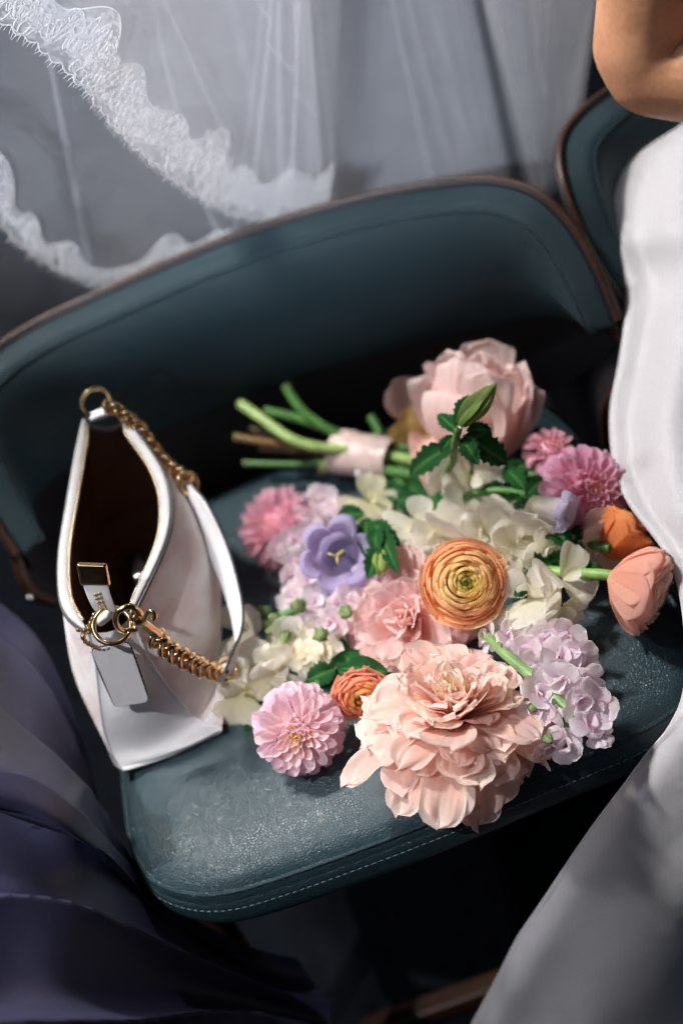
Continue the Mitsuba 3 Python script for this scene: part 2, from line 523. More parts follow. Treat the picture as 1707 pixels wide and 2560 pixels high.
def ridge(x, w):
    """a crease: steep on one side, falling off slowly on the other"""
    return np.where(x > 0, np.exp(-np.abs(x) / w), np.exp(-np.abs(x) / (w * .30)))


def fold_upper(u, v):
    o = 0
    for k, (u0, sl, A, w) in enumerate(((.22, .10, .024, .12), (.50, .08, .022, .13), (.78, .03, .014, .10))):
        c = u0 + sl * v + .05 * nz(v * 2.3 + k * 7, seed=3 + k)
        o = o + A * ridge(u - c, w) * sm(-.1, .25, 1 - v) * (.7 + .3 * nz(v * 3 + k, seed=9))
    return o * sm(0, .10, u) * sm(0, .10, 1 - u) + .0010 * nz(u * 5 + 2, v * 3, seed=5) * (1 - v * .5) - .004 * sm(.93, 1, u)


P = sheet(upper, 90, 150, fold_upper)
add('drape', surf(P), 'm_plum', skirt, smooth=True)
add('hem', tube(P[-1] + [0, -.0008, .0010], .0016, 8), 'm_plum', skirt)
lower = [
    [(-0.3432, 0.0415, 0.6759), (-0.3058, 0.0380, 0.6025), (-0.2830, 0.0362, 0.5615), (-0.2604, 0.0365, 0.5156), (-0.2611, 0.0688, 0.4035), (-0.2315, 0.0546, 0.3194), (-0.1738, 0.0345, 0.2553)],
    [(-0.3386, -0.0379, 0.6787), (-0.3057, -0.0219, 0.6044), (-0.2829, -0.0204, 0.5597), (-0.2658, -0.0156, 0.5045), (-0.2524, -0.0009, 0.4308), (-0.2340, 0.0106, 0.3387), (-0.1731, 0.0233, 0.2140)],
    [(-0.3436, -0.0910, 0.6666), (-0.3103, -0.0704, 0.5971), (-0.2819, -0.0685, 0.5523), (-0.2683, -0.0567, 0.4902), (-0.2579, -0.0357, 0.4089), (-0.2356, -0.0138, 0.3127), (-0.1755, 0.0046, 0.1796)],
    [(-0.3533, -0.1380, 0.6466), (-0.3171, -0.1230, 0.5857), (-0.2893, -0.1130, 0.5349), (-0.2752, -0.0936, 0.4661), (-0.2600, -0.0706, 0.3865), (-0.2324, -0.0465, 0.2921), (-0.1778, -0.0144, 0.1449)],
    [(-0.3712, -0.1857, 0.6122), (-0.3370, -0.1728, 0.5492), (-0.3039, -0.1637, 0.4968), (-0.2858, -0.1434, 0.4288), (-0.2650, -0.1171, 0.3521), (-0.2372, -0.0838, 0.2528), (-0.1846, -0.0420, 0.1015)],
]


def fold_lower(u, v):
    o = 0
    for k, (u0, sl, A, w) in enumerate(((.36, -.12, .024, .15), (.74, -.16, .028, .15))):
        c = u0 + sl * (v - .3) + .05 * nz(v * 2.3 + k * 5, seed=13 + k)
        o = o + A * ridge(u - c, w)
    return o * sm(0, .2, u) + .0012 * nz(u * 4, v * 5, seed=15)


add('drape', surf(sheet(lower, 90, 130, fold_lower)), 'm_plum', skirt, smooth=True)

# ---------------------------------------------------------------- the person at the right: bare elbow, white satin dress
person = thing('person', 'person in a white satin dress with a bare bent elbow, cropped at the right', 'person')
J = [((0.4525, 0.3973, 0.9894), .052), ((0.4269, 0.3962, 0.9029), .049), ((0.4013, 0.4019, 0.8089), .046), ((0.3890, 0.3995, 0.7856), .0425), ((0.3918, 0.3940, 0.7648), .041), ((0.4206, 0.3758, 0.7571), .043), ((0.4642, 0.3342, 0.7743), .042), ((0.5145, 0.2856, 0.8052), .032), ((0.5425, 0.2598, 0.8188), .026)]
parts = []
for (a, ra), (b, rb) in zip(J[:-1], J[1:]):
    parts.append(m3.Manifold.batch_hull([m3.Manifold.sphere(ra, 40).translate(list(a)), m3.Manifold.sphere(rb, 40).translate(list(b))]))
# hand: palm and five fingers resting out of the frame
wr, hd = np.array(J[-1][0]), unit(np.array(J[-1][0]) - np.array(J[-3][0]))
sd = unit(np.cross(hd, [0, 0, 1])); dn = np.cross(hd, sd)
parts.append(m3.Manifold.batch_hull([m3.Manifold.sphere(.014, 24).translate(list(wr + hd * a + sd * b)) for a, b in ((0, -.016), (0, .016), (.075, -.030), (.08, .030))] + [m3.Manifold.sphere(.024, 24).translate(list(wr))]))
for k, (b, ln) in enumerate(((-.028, .058), (-.010, .070), (.010, .075), (.029, .066))):
    p0 = wr + hd * .075 + sd * b
    for q, r in ((.45, .0088), (.3, .0078), (.25, .0068)):
        p1 = p0 + unit(hd - dn * .35 * (1.2 - q)) * ln * q
        parts.append(m3.Manifold.batch_hull([m3.Manifold.sphere(r + .0006, 20).translate(list(p0)), m3.Manifold.sphere(r, 20).translate(list(p1))]))
        p0 = p1
p0 = wr + hd * .02 - sd * .024
for d_, ln, r in ((unit(hd - sd * .9), .04, .0105), (unit(hd - sd * .35), .032, .0088)):
    p1 = p0 + d_ * ln
    parts.append(m3.Manifold.batch_hull([m3.Manifold.sphere(r + .001, 20).translate(list(p0)), m3.Manifold.sphere(r, 20).translate(list(p1))]))
    p0 = p1
arm = m3.Manifold.batch_boolean(parts, m3.OpType.Add).refine_to_length(.006).to_mesh()
am = trimesh.Trimesh(np.asarray(arm.vert_properties[:, :3], float), np.asarray(arm.tri_verts), process=True)
trimesh.smoothing.filter_taubin(am, lamb=.5, nu=.52, iterations=30)
trimesh.smoothing.filter_laplacian(am, lamb=.4, iterations=6, volume_constraint=False)
av = np.array(am.vertices)
av = av + np.array(am.vertex_normals) * (.0016 * (meshkit.fbm(av * 26, 3, seed=8) - .5))[:, None]
add('arm', (av, am.faces), 'm_skin', person, smooth=True)

rows = []
# the dress: an edge curve in space; from each of its points the cloth rises to the right over the body
E_ = np.array([(0.4771, 0.5534, 0.6551), (0.4116, 0.5115, 0.6390), (0.3660, 0.4741, 0.6257), (0.3429, 0.4391, 0.6127), (0.3321, 0.4051, 0.5994), (0.3319, 0.3735, 0.5804), (0.3148, 0.3319, 0.5671), (0.2914, 0.2938, 0.5508), (0.2695, 0.2588, 0.5377), (0.2530, 0.2078, 0.5216), (0.2518, 0.1559, 0.5176), (0.2586, 0.1099, 0.5117), (0.2507, 0.0548, 0.5051), (0.2298, 0.0036, 0.4892), (0.2081, -0.0223, 0.4784), (0.1821, -0.0244, 0.4568), (0.1281, -0.0348, 0.4072), (0.0590, -0.0438, 0.3313), (0.0146, -0.0518, 0.2760), (-0.0366, -0.0623, 0.2113), (-0.1139, -0.0832, 0.1236)])
OUT_, IN_ = np.array((0.9313, -0.1978, -0.3060)), np.array((-0.0694, 0.7280, -0.6820))   # away from the chair over the lap, and down into it
for i, e in enumerate(E_):
    k = i / (len(E_) - 1)
    drop = sm(.55, .8, k)
    row = [e + OUT_ * .05 + IN_ * .07, e + OUT_ * .004 + IN_ * .02, e - OUT_ * .0, e + OUT_ * .035 - IN_ * (.028 - .008 * drop), e + OUT_ * .11 - IN_ * (.055 - .02 * drop), e + OUT_ * .24 - IN_ * (.07 - .03 * drop), e + OUT_ * .45 - IN_ * .05]
    rows.append(row)


def fold_dress(u, v):
    w = sm(.12, .4, v)
    a = .0052 * np.sin(v * 26 + 3 * nz(u * 2.2, v * 2, seed=21) + u * 3) * w * (1 - sm(.62, .8, u) * .4)
    b = .006 * nz(u * 10, v * 9, seed=23) * w * sm(.55, .75, u)
    e = .006 * nz(u * 26, v * 2, seed=27) * sm(.6, .75, u) * (1 - sm(.2, .6, v))
    return a + b + e


P = sheet(rows, 220, 110, fold_dress)
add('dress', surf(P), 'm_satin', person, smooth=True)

# ---------------------------------------------------------------- tulle veil with lace border behind the backrest
veil = thing('veil', 'sheer white tulle bridal veil with scalloped lace border hanging behind the chair', 'veil')


def tulle(ctrl, nu, nv, pleats, parent=veil, name='tulle_layer', seed=0, calm=1.0):
    """pleats: (position across, width, amount of cloth folded over)"""
    C = np.asarray(ctrl, float)
    P = sheet(C, nu, 400)
    v = np.linspace(0, 1, 400)
    vv = np.tile(v, (nu, 1))
    u = np.linspace(0, 1, nu)[:, None]
    off = np.zeros_like(vv)
    rs = np.random.RandomState(seed)
    for pos, w, amt, *slope in pleats:
        c = pos + (slope[0] if slope else 0) * u + .06 * (rs.rand() - .5) * u + .02 * np.sin(u * 3 + rs.rand() * 6)
        x = (vv - c) / w
        vv = vv - amt * w * np.exp(-x * x) * x * 2.2
        off = off + calm * .006 * np.exp(-x * x * .7) * x
    vv = np.clip(vv, 0, 1)
    i = vv * 399
    i0 = np.clip(np.floor(i).astype(int), 0, 398)
    fr = (i - i0)[..., None]
    rr = np.arange(nu)[:, None]
    Q = P[rr, i0] * (1 - fr) + P[rr, i0 + 1] * fr
    n = np.cross(np.gradient(P, axis=0), np.gradient(P, axis=1))
    n /= np.linalg.norm(n, axis=-1, keepdims=True) + 1e-12
    wob = calm * .010 * nz(u * 1.4 + 0 * vv, vv * 4, seed=seed + 31)
    Q = Q + n[rr, i0] * (off + wob)[..., None]
    return add(name, surf(Q), 'm_tulle', parent, smooth=True)


# the sheet whose edge carries the wide lace (upper left of the photograph)
LACE = np.array([(-0.1686, 0.4643, 1.0509), (-0.1175, 0.4684, 1.0061), (-0.0883, 0.4712, 0.9767), (-0.0704, 0.4767, 0.9441), (-0.0560, 0.4786, 0.9081), (-0.0493, 0.4914, 0.8624), (-0.0372, 0.5077, 0.8126), (-0.0195, 0.5279, 0.7590), (-0.0003, 0.5485, 0.7131), (0.0244, 0.5651, 0.6770), (0.0571, 0.5749, 0.6548), (0.0934, 0.5878, 0.6355)])
top = np.array([(-0.1201, 0.4930, 1.1352), (-0.0646, 0.5025, 1.1104), (-0.0262, 0.4997, 1.0962), (0.0034, 0.4987, 1.0848), (0.0279, 0.4941, 1.0700), (0.0428, 0.4962, 1.0634), (0.0611, 0.5087, 1.0455), (0.0803, 0.5103, 1.0306), (0.1062, 0.5208, 1.0099), (0.1298, 0.5316, 0.9897), (0.1543, 0.5421, 0.9691), (0.1741, 0.5561, 0.9527)])
mid = LACE * .5 + top * .5 + np.array([0, -.004, 0])
LC, TC, MC = spline(LACE, 9), spline(top, 9), spline(mid, 9)
tulle([TC, MC, LC], 60, 400, [(.76, .010, 1.0, .36), (.90, .02, 1.0), (.945, .014, 1.1), (.975, .010, 1.1)], seed=1, calm=.2)
bk = np.array([.0, .018, 0])
tulle([TC + bk, MC + bk, spline(LACE, 9) * .93 + MC * .07 + bk], 60, 400, [(.40, .03, .8, .48), (.93, .02, 1.0)], seed=2)
tulle([TC + 2 * bk, MC + 2 * bk, spline(LACE, 9) * .96 + MC * .04 + 2.2 * bk], 60, 400, [(.25, .05, .7, .5), (.96, .02, .9)], seed=3)
# the sheet below it, ending in the narrow lace
LACE2 = np.array([(-0.2149, 0.5840, 0.8901), (-0.1756, 0.5625, 0.8191), (-0.1885, 0.5591, 0.7729), (-0.1803, 0.5619, 0.7311), (-0.1538, 0.5715, 0.6799), (-0.1279, 0.5769, 0.6538), (-0.0923, 0.5983, 0.6436), (-0.0576, 0.6107, 0.6313), (0.0040, 0.6195, 0.6125), (0.0958, 0.6337, 0.5890)])
top2 = np.array([(-0.1040, 0.6018, 1.0884), (-0.0599, 0.6030, 1.0706), (-0.0216, 0.6055, 1.0547), (0.0107, 0.6093, 1.0407), (0.0436, 0.6129, 1.0266), (0.0771, 0.6164, 1.0123), (0.1111, 0.6198, 0.9978), (0.1443, 0.6206, 0.9806), (0.1864, 0.6223, 0.9635), (0.2292, 0.6238, 0.9461)])
L2, T2 = spline(LACE2, 9), spline(top2, 9)
tulle([T2, (T2 + L2) / 2, L2], 60, 400, [(.25, .05, .5, .2), (.5, .03, .7, .22), (.8, .03, .7)], seed=4, calm=.3)
# a sheet further back, behind everything at the left
B0 = np.array([(-0.1431, 0.7163, 1.0680), (-0.0524, 0.7077, 1.0349), (0.0541, 0.6956, 0.9966), (0.1994, 0.6860, 0.9422), (0.3718, 0.6919, 0.8722)])
B1 = np.array([(-0.3717, 0.6778, 0.6689), (-0.2819, 0.6150, 0.5927), (-0.1469, 0.6340, 0.5554), (0.0553, 0.6656, 0.5098), (0.3288, 0.6899, 0.4639)])
tulle([B0, (B0 + B1) / 2, B1], 60, 400, [(.3, .06, .6, .15), (.62, .05, .7, .1)], seed=5)
# sheets at the right of the fold, behind the backrest
C0 = np.array([(0.1834, 0.6682, 0.9541), (0.2203, 0.6710, 0.9386), (0.2578, 0.6736, 0.9230), (0.2921, 0.6770, 0.9084), (0.3158, 0.6825, 0.8973)])
C1 = np.array([(0.0700, 0.6480, 0.5629), (0.1343, 0.6498, 0.5436), (0.1969, 0.6597, 0.5258), (0.2536, 0.6746, 0.5139), (0.2956, 0.6850, 0.5060)])
for k, sd_ in enumerate((6, 7, 8)):
    o = np.array([0, .016 * k, 0])
    tulle([C0 + o, (C0 + C1) / 2 + o, C1 + o], 60, 400, [(.05 + .02 * k, .03, .9), (.38 + .13 * k, .05, .8, .15), (.93 - .10 * k, .018, 1.1)], seed=sd_)
D0 = np.array([(0.2908, 0.5117, 0.8641), (0.3113, 0.5173, 0.8534), (0.3374, 0.5218, 0.8409), (0.3709, 0.5248, 0.8259), (0.4046, 0.5321, 0.8009)])
D1 = np.array([(0.3079, 0.6422, 0.5031), (0.3158, 0.6440, 0.5042), (0.3247, 0.6402, 0.5139), (0.3404, 0.6383, 0.5250), (0.3691, 0.6448, 0.5584)])
tulle([D0, D0 * .6 + D1 * .4, D1], 60, 400, [(.2, .02, .9), (.62, .02, 1.0, -.2)], seed=9)
tulle([D0 + bk, D0 * .55 + D1 * .45 + bk, D1 + bk * 1.3], 60, 400, [(.5, .02, 1.0, .1), (.8, .03, .9, -.3)], seed=10)


def lace(curve, inw, w0, w1, seed, n_loops, parent=veil, fringe=True, r=.0007):
    """scalloped band along a curve; inw: direction field from the edge into the sheet"""
    rs = np.random.RandomState(seed)
    n = 600
    c = spline(curve, n)
    iw = np.stack([np.interp(np.linspace(0, 1, n), np.linspace(0, 1, len(inw)), inw[:, k]) for k in range(3)], 1)
    iw /= np.linalg.norm(iw, axis=1, keepdims=True)
    tn = np.gradient(c, axis=0)
    tn /= np.linalg.norm(tn, axis=1, keepdims=True)
    iw = iw - tn * (iw * tn).sum(1, keepdims=True)
    iw /= np.linalg.norm(iw, axis=1, keepdims=True)
    nr = np.cross(tn, iw)
    ln = np.r_[0, np.cumsum(np.linalg.norm(np.diff(c, axis=0), axis=1))]
    tot = ln[-1]

    def at(a, b, h=0.0):
        a = np.clip(np.asarray(a, float), 0, tot)
        i = np.interp(a, ln, np.arange(n))
        g_ = lambda A: np.stack([np.interp(i, np.arange(n), A[:, k]) for k in range(3)], -1)
        return g_(c) + g_(iw) * np.asarray(b)[..., None] + g_(nr) * (np.asarray(h)[..., None] if np.ndim(h) else h)

    width = lambda a: w0 + (w1 - w0) * (.5 + .5 * np.sin(a * 2 * PI / .062 + seed)) * (.6 + .4 * np.sin(a * 37 + 1))
    a = np.linspace(0, tot, n)
    edge = lambda a: -.0035 * np.abs(np.sin(a * PI / .013 + seed)) - .0008 * np.sin(a * 210)
    q = np.linspace(0, 1, 10)
    G = at(a[:, None] + 0 * q[None], edge(a)[:, None] * (1 - q[None]) + width(a)[:, None] * q[None], .0042 + 0 * a[:, None] * q[None])
    band = add('lace_border', surf(G), 'm_lace_net', parent, smooth=True)
    cords = [tube(at(np.linspace(0, tot, 900), edge(np.linspace(0, tot, 900)), .0050), r * 1.3, 5), tube(at(np.linspace(0, tot, 900), width(np.linspace(0, tot, 900)), .0050), r * 1.1, 5)]
    for k in range(n_loops):
        a0 = (k + rs.rand()) / n_loops * tot
        ww = width(a0)
        b0 = (.12 + .76 * rs.rand()) * ww
        rr = (.0036 + .0072 * rs.rand()) * min(1, ww / .03)
        th = np.linspace(0, 2 * PI, 26)[:-1]
        lob = rs.choice([0, 0, 2, 3]); ph = rs.rand() * 6
        rad = rr * (1 + .35 * np.cos(lob * th + ph)) * (1 + .12 * np.sin(2 * th + ph * 2))
        st = .7 + .6 * rs.rand()
        cords.append(tube(at(a0 + rad * np.cos(th) * st, np.clip(b0 + rad * np.sin(th), -.002, ww), .0050 + .0004 * rs.rand()), r * (.75 + .5 * rs.rand()), 5, closed=True))
        if rs.rand() < .5:
            th = np.linspace(0, 2.5 * PI, 22)
            rad = rr * .7 * (1 - th / 9)
            cords.append(tube(at(a0 + rad * np.cos(th + ph), np.clip(b0 + rad * np.sin(th + ph), 0, ww), .0050), r * .6, 4))
    for k in range(n_loops // 6):      # meandering cords along the band
        a0 = rs.rand() * tot
        x = np.linspace(0, .05, 40)
        b = .5 + .35 * np.sin(x * 2 * PI / (.012 + .012 * rs.rand()) + rs.rand() * 6) * (1 - .3 * rs.rand())
        cords.append(tube(at(a0 + x, b * width(a0 + x), .0052), r, 5))
    add('cord', cat(*cords), 'm_lace', band, kind='stuff')
    if fringe:
        fr = []
        for a0 in np.arange(0, tot, .0034):
            e = edge(a0)
            b = np.linspace(e, e - .0045 - .003 * rs.rand(), 4)
            fr.append(tube(at(a0 + np.linspace(0, 1, 4) * .0016 * rs.randn(), b, .0044), [.0003, .00025, .0002, .0001], 4))
        add('fringe', cat(*fr), 'm_lace', band, kind='stuff')


lace(LACE, top - LACE, .034, .062, 3, 230, r=.00055)
lace(LACE2, top2 - LACE2, .013, .030, 5, 130, r=.00055)

# ---------------------------------------------------------------- handbag
bag = thing('handbag', 'open white leather handbag with gold chain strap and blank hang tag standing on the chair', 'handbag')
BZ = .4675
rimL = spline([(-0.2090, 0.1720, 0.6040), (-0.2210, 0.1880, 0.6120), (-0.2240, 0.2200, 0.6200), (-0.2170, 0.2680, 0.6250), (-0.2050, 0.3150, 0.6290), (-0.1840, 0.3550, 0.6490), (-0.1730, 0.3680, 0.6600)], 80)
rimR = spline([(-0.1700, 0.1740, 0.6020), (-0.1440, 0.2060, 0.6100), (-0.1250, 0.2400, 0.6140), (-0.1170, 0.2700, 0.6200), (-0.1170, 0.3000, 0.6280), (-0.1280, 0.3400, 0.6360), (-0.1370, 0.3680, 0.6480)], 80)
GL = spline([(-0.2090, 0.1720, 0.6040), (-0.2140, 0.1680, 0.5830), (-0.2400, 0.1540, 0.5090), (-0.2460, 0.1452, 0.4790), (-0.2451, 0.1402, 0.4710), tuple(np.array((-0.2402, 0.1336, 0.4670)) + [0, .003, 0])], 48)[::-1]
GR = spline([(-0.1700, 0.1740, 0.6020), (-0.1760, 0.1690, 0.5640), (-0.1720, 0.1570, 0.5010), (-0.1600, 0.1520, 0.4660), (-0.1477, 0.1363, 0.4720), tuple(np.array((-0.1526, 0.1353, 0.4670)) + [0, .003, 0])], 48)[::-1]
H = np.linspace(0, 1, 48)
W = np.linspace(0, 1, 80)


def side(rim, edge, out, bulge, rear):
    bot0 = edge[0]
    bot = bot0[None] * (1 - W[:, None]) + np.array(rear)[None] * W[:, None]
    P = bot[:, None] * (1 - H[None, :, None]) + rim[:, None] * H[None, :, None]
    dev = edge - (edge[0][None] * (1 - H[:, None]) + edge[-1][None] * H[:, None])
    P = P + dev[None] * (1 - sm(0, .5, W))[:, None, None]
    b = bulge * np.sin(PI * H ** .8)[None] * (np.sin(PI * np.clip(W, 0, 1)) ** .6)[:, None]
    P[..., 0] += out * b
    P += (.0035 * nz(W[:, None] * 5 + 0 * H[None], H[None] * 4 + 0 * W[:, None], seed=int(40 + out)) * np.minimum(1, 4 * W * (1 - W))[:, None] * np.sin(PI * H)[None])[..., None] * np.array([out, 0, .3])
    return P


PL = side(rimL, GL, -1, .018, (-.232, .385, BZ))
PR = side(rimR, GR, 1, .024, (-.130, .385, BZ))
q = np.linspace(0, 1, 30)
bul = lambda h, k: k * np.sin(PI * h) * 1.0


def gusset(a, b, k, sag=0.0):
    G = a[:, None] * (1 - q[None, :, None]) + b[:, None] * q[None, :, None]
    h = np.linspace(0, 1, len(a))
    G[..., 1] += k * (np.sin(PI * h ** .7)[:, None] * np.sin(PI * q)[None] + .35 * np.sin(PI * q)[None])
    G[..., 2] -= sag * (np.sin(PI * q)[None] * (h[:, None] ** 6))
    return G


GF = gusset(PL[0], PR[0], -.009, .006)
GB = gusset(PL[-1], PR[-1], .008, .012)
flip = lambda m: (m[0], m[1][:, ::-1])
add('body_panel', surf(PR), 'm_leather', bag)
add('body_panel', surf(PL), 'm_leather', bag)
add('end_panel', surf(GF), 'm_leather_flat', bag)
add('end_panel', surf(GB), 'm_leather_flat', bag)
bl = np.stack([PL[:, 0], PR[:, 0]], 1)
BB = PL[:, 0][:, None] * (1 - q[None, :, None]) + PR[:, 0][:, None] * q[None, :, None]
add('base_panel', surf(BB), 'm_leather_flat', bag)
cx = (PL + PR).mean((0, 1))


def pulled(P, d=.0045):
    C = np.stack([np.full(P.shape[:2], -.188), np.clip(P[..., 1], .215, .335), np.clip(P[..., 2] + .012, .492, .545)], -1)
    v = C - P
    return P + v * (d / np.maximum(np.linalg.norm(v, axis=-1, keepdims=True), 1e-6))


dl = np.interp(np.linspace(0, 1, 48), [0, .10, .28, 1], [.016, .014, .006, .0045])[None, :, None]
dg = np.swapaxes(dl, 0, 1)
lv, lf = cat(*[surf(pulled(p_, d_)) for p_, d_ in ((PL, dl), (PR, dl), (GF, dg), (GB, dg), (BB, .016))])
far = (np.linalg.norm(lv - GR[2], axis=1) > .045) & (lv[:, 2] > .473)
add('lining', (lv, lf[far[lf].all(1)]), 'm_lining', bag)
# piping that joins the panels
for c, r in ((PL[0], .0014), (PR[0], .0014), (np.vstack([GF[0]]), .0016), (PR[:, 0], .0016), (PL[:, 0], .0016)):
    add('welt', tube(c, r, 8), 'm_leather_flat', bag)
# white rim, black painted edge, zip teeth
for rim, other in ((rimL, rimR), (rimR, rimL)):
    r_ = spline(rim, 160); o_ = spline(other, 160)
    inw = (o_ - r_); inw[:, 2] = 0
    inw /= np.linalg.norm(inw, axis=1, keepdims=True) + 1e-9
    k = np.linspace(0, 1, 160)
    wd = .0085 * sm(-.05, .12, k) * (1 - .5 * sm(.9, 1, k))
    prof = [(0, -.002), (0, .0015), (.15, .0024), (.5, .0026), (.85, .0018), (1, .0002), (1, -.001), (.5, -.0005)]
    S = np.stack([r_ + inw * (wd * a)[:, None] + np.array([0, 0, b]) for a, b in prof], 1)
    rp = add('rim_band', surf(S, cv=True), 'm_suede', bag, smooth=50)
    add('edge_paint', tube(r_ - inw * .0012 + np.array([0, 0, -.0012]), .0015, 8), 'm_edge', rp)
    ip = r_ + inw * (wd + .0008)[:, None]
    L_ = np.r_[0, np.cumsum(np.linalg.norm(np.diff(ip, axis=0), axis=1))]
    tb, tb_ = rbox((.0036, .0013, .0020), .0005, 8)
    teeth = []
    for a in np.arange(.012, L_[-1] - .004, .00205):
        p_ = np.array([np.interp(a, L_, ip[:, j]) for j in range(3)])
        i_ = min(int(np.interp(a, L_, np.arange(160))), 158)
        tt = unit(ip[i_ + 1] - ip[i_])
        n_ = unit(inw[i_])
        Rm = np.stack([n_, tt, np.cross(n_, tt)], 1)
        teeth.append((tb @ Rm.T + p_, tb_))
    add('zip_teeth', cat(*teeth), 'm_gold', rp, smooth=30, kind='stuff')
# zip end tab with gold cap
tabp = spline([(-0.1850, 0.1680, 0.6140), (-0.1840, 0.1680, 0.6280), (-0.1830, 0.1720, 0.6400), (-0.1800, 0.1780, 0.6530)], 24)
lat = unit(np.array((0.9276, -0.2473, -0.2852)))
tt = np.gradient(tabp, axis=0); tt /= np.linalg.norm(tt, axis=1, keepdims=True)
tn = np.cross(lat, tt); tn /= np.linalg.norm(tn, axis=1, keepdims=True)
tn = -tn if tn[:, 1].mean() > 0 else tn
tw = np.interp(np.linspace(0, 1, 24), [0, .3, 1], [.0075, .0095, .0105])
a = np.linspace(0, 2 * PI, 20, endpoint=False)
S = tabp[:, None] + lat[None, None] * (np.sign(np.cos(a)) * np.abs(np.cos(a)) ** .5)[None, :, None] * tw[:, None, None] + tn[:, None] * (np.sin(a) * .0016)[None, :, None]
tab = add('zip_tab', surf(S, cv=True), 'm_suede', bag, smooth=50)
tn0 = tn[10]
bits = []
for i in range(5, 17, 2):
    for s_ in (-1, 1):
        bits.append(ball(tabp[i] + tn[i] * .0024 + lat * .0018 * s_ + tt[i] * .0006 * s_, .0011, 1, (1.5, 1, 1)))
add('tab_teeth', cat(*bits), 'm_gold', tab, kind='stuff')
cb = rbox((.0245, .0195, .0062), .0026, 20)
Rc = np.stack([lat, tt[-1], np.cross(lat, tt[-1])], 1)
add('gold_cap', xf(cb, Rc, tabp[-1] + tt[-1] * .002), 'm_gold', tab, smooth=40, label='rounded gold metal cap on the zip end')
# loop, ring, clasp
lc = np.array((-0.1870, 0.1620, 0.6210))
v_, f_ = rbox((.0150, .0105, .0062), .0028, 16)
Rl = np.stack([unit([.94, .1, .3]), unit(np.cross(unit([.1, .85, .5]), unit([.94, .1, .3]))), unit([.1, .85, .5])], 1)
add('leather_loop', xf((v_, f_), Rl, lc), 'm_leather_flat', bag, smooth=40)


def torus(c, axis, R, r, n=40, m=12, sq=1.0, roll=0.0):
    F = frame(axis)
    t_ = np.linspace(0, 2 * PI, n, endpoint=False) + roll
    p = np.asarray(c) + (np.cos(t_) * R)[:, None] * F[:, 0] + (np.sin(t_) * R * sq)[:, None] * F[:, 1]
    return tube(p, r, m, closed=True)


rc = np.array((-0.1820, 0.1540, 0.6180))
add('ring', torus(rc, (.25, -.45, .85), .0150, .0022), 'm_gold', bag)
hk = spline([(-0.1650, 0.1500, 0.6100), (-0.1740, 0.1480, 0.6130), (-0.1760, 0.1470, 0.6250), (-0.1690, 0.1480, 0.6360), (-0.1600, 0.1490, 0.6360), (-0.1560, 0.1500, 0.6260), (-0.1570, 0.1520, 0.6140)], 40)
cl = hold('clasp', bag)
add('hook', tube(hk, np.interp(np.linspace(0, 1, 40), [0, .2, 1], [.0034, .0026, .0026]), 12), 'm_gold', cl)
add('swivel', tube(spline([(-0.1610, 0.1500, 0.6230), (-0.1580, 0.1510, 0.6080), (-0.1540, 0.1530, 0.5880)], 12), [.0036, .0050, .0052, .0046, .0044, .0044, .0044, .0044, .0046, .0050, .0050, .0044], 16), 'm_gold', cl)
add('lever', tube(spline([(-0.1570, 0.1470, 0.6150), (-0.1500, 0.1430, 0.6260), (-0.1440, 0.1410, 0.6300), (-0.1430, 0.1390, 0.6260), (-0.1460, 0.1390, 0.6230)], 20), .0021, 10), 'm_gold', cl)
beads = []
bp = spline([(-0.1930, 0.1640, 0.6270), (-0.1980, 0.1580, 0.6250), (-0.2050, 0.1550, 0.6220), (-0.2080, 0.1530, 0.6140), (-0.2050, 0.1530, 0.6060), (-0.2000, 0.1530, 0.5980), (-0.1950, 0.1530, 0.5970)], 14)
for p_ in bp:
    beads.append(ball(p_, .0021, 2))
for o_ in ([-.004, 0, .003], [.004, -.002, .002], [-.003, -.003, -.003], [.003, -.002, -.002]):
    beads.append(ball(bp[4] + o_, .0021, 2))
beads.append(tube(bp, .0008, 6))
add('bead_chain', cat(*beads), 'm_gold', bag, kind='stuff')
# hang tag
tc = [np.array(v) for v in ((-0.2080, 0.1520, 0.6030), (-0.1780, 0.1520, 0.5950), (-0.1870, 0.1370, 0.5370), (-0.2140, 0.1370, 0.5450))]
from shapely.geometry import Polygon
ex, ey0 = unit(tc[1] - tc[0]), unit(tc[3] - tc[0])
ez = unit(np.cross(ex, ey0)); ey = np.cross(ez, ex)
pl = Polygon([((p_ - tc[0]) @ ex, (p_ - tc[0]) @ ey) for p_ in tc]).buffer(-.0042).buffer(.0042, quad_segs=8)
tg = trimesh.creation.extrude_polygon(pl, .0026, engine='earcut')
tv = tc[0] + tg.vertices[:, :1] * ex + tg.vertices[:, 1:2] * ey - tg.vertices[:, 2:] * ez * (1 if ez[1] < 0 else -1)
add('hang_tag', (tv, tg.faces), 'm_leather_flat', bag, smooth=False, label='blank white leather hang tag with rounded corners')
e_ = np.array(pl.exterior.coords)
et = tc[0] + e_[:, :1] * ex + e_[:, 1:] * ey - .0013 * ez * (1 if ez[1] < 0 else -1)
add('tag_edge', tube(spline(et[:-1], 160, closed=True), .0009, 6, closed=True), 'm_edge', bag)


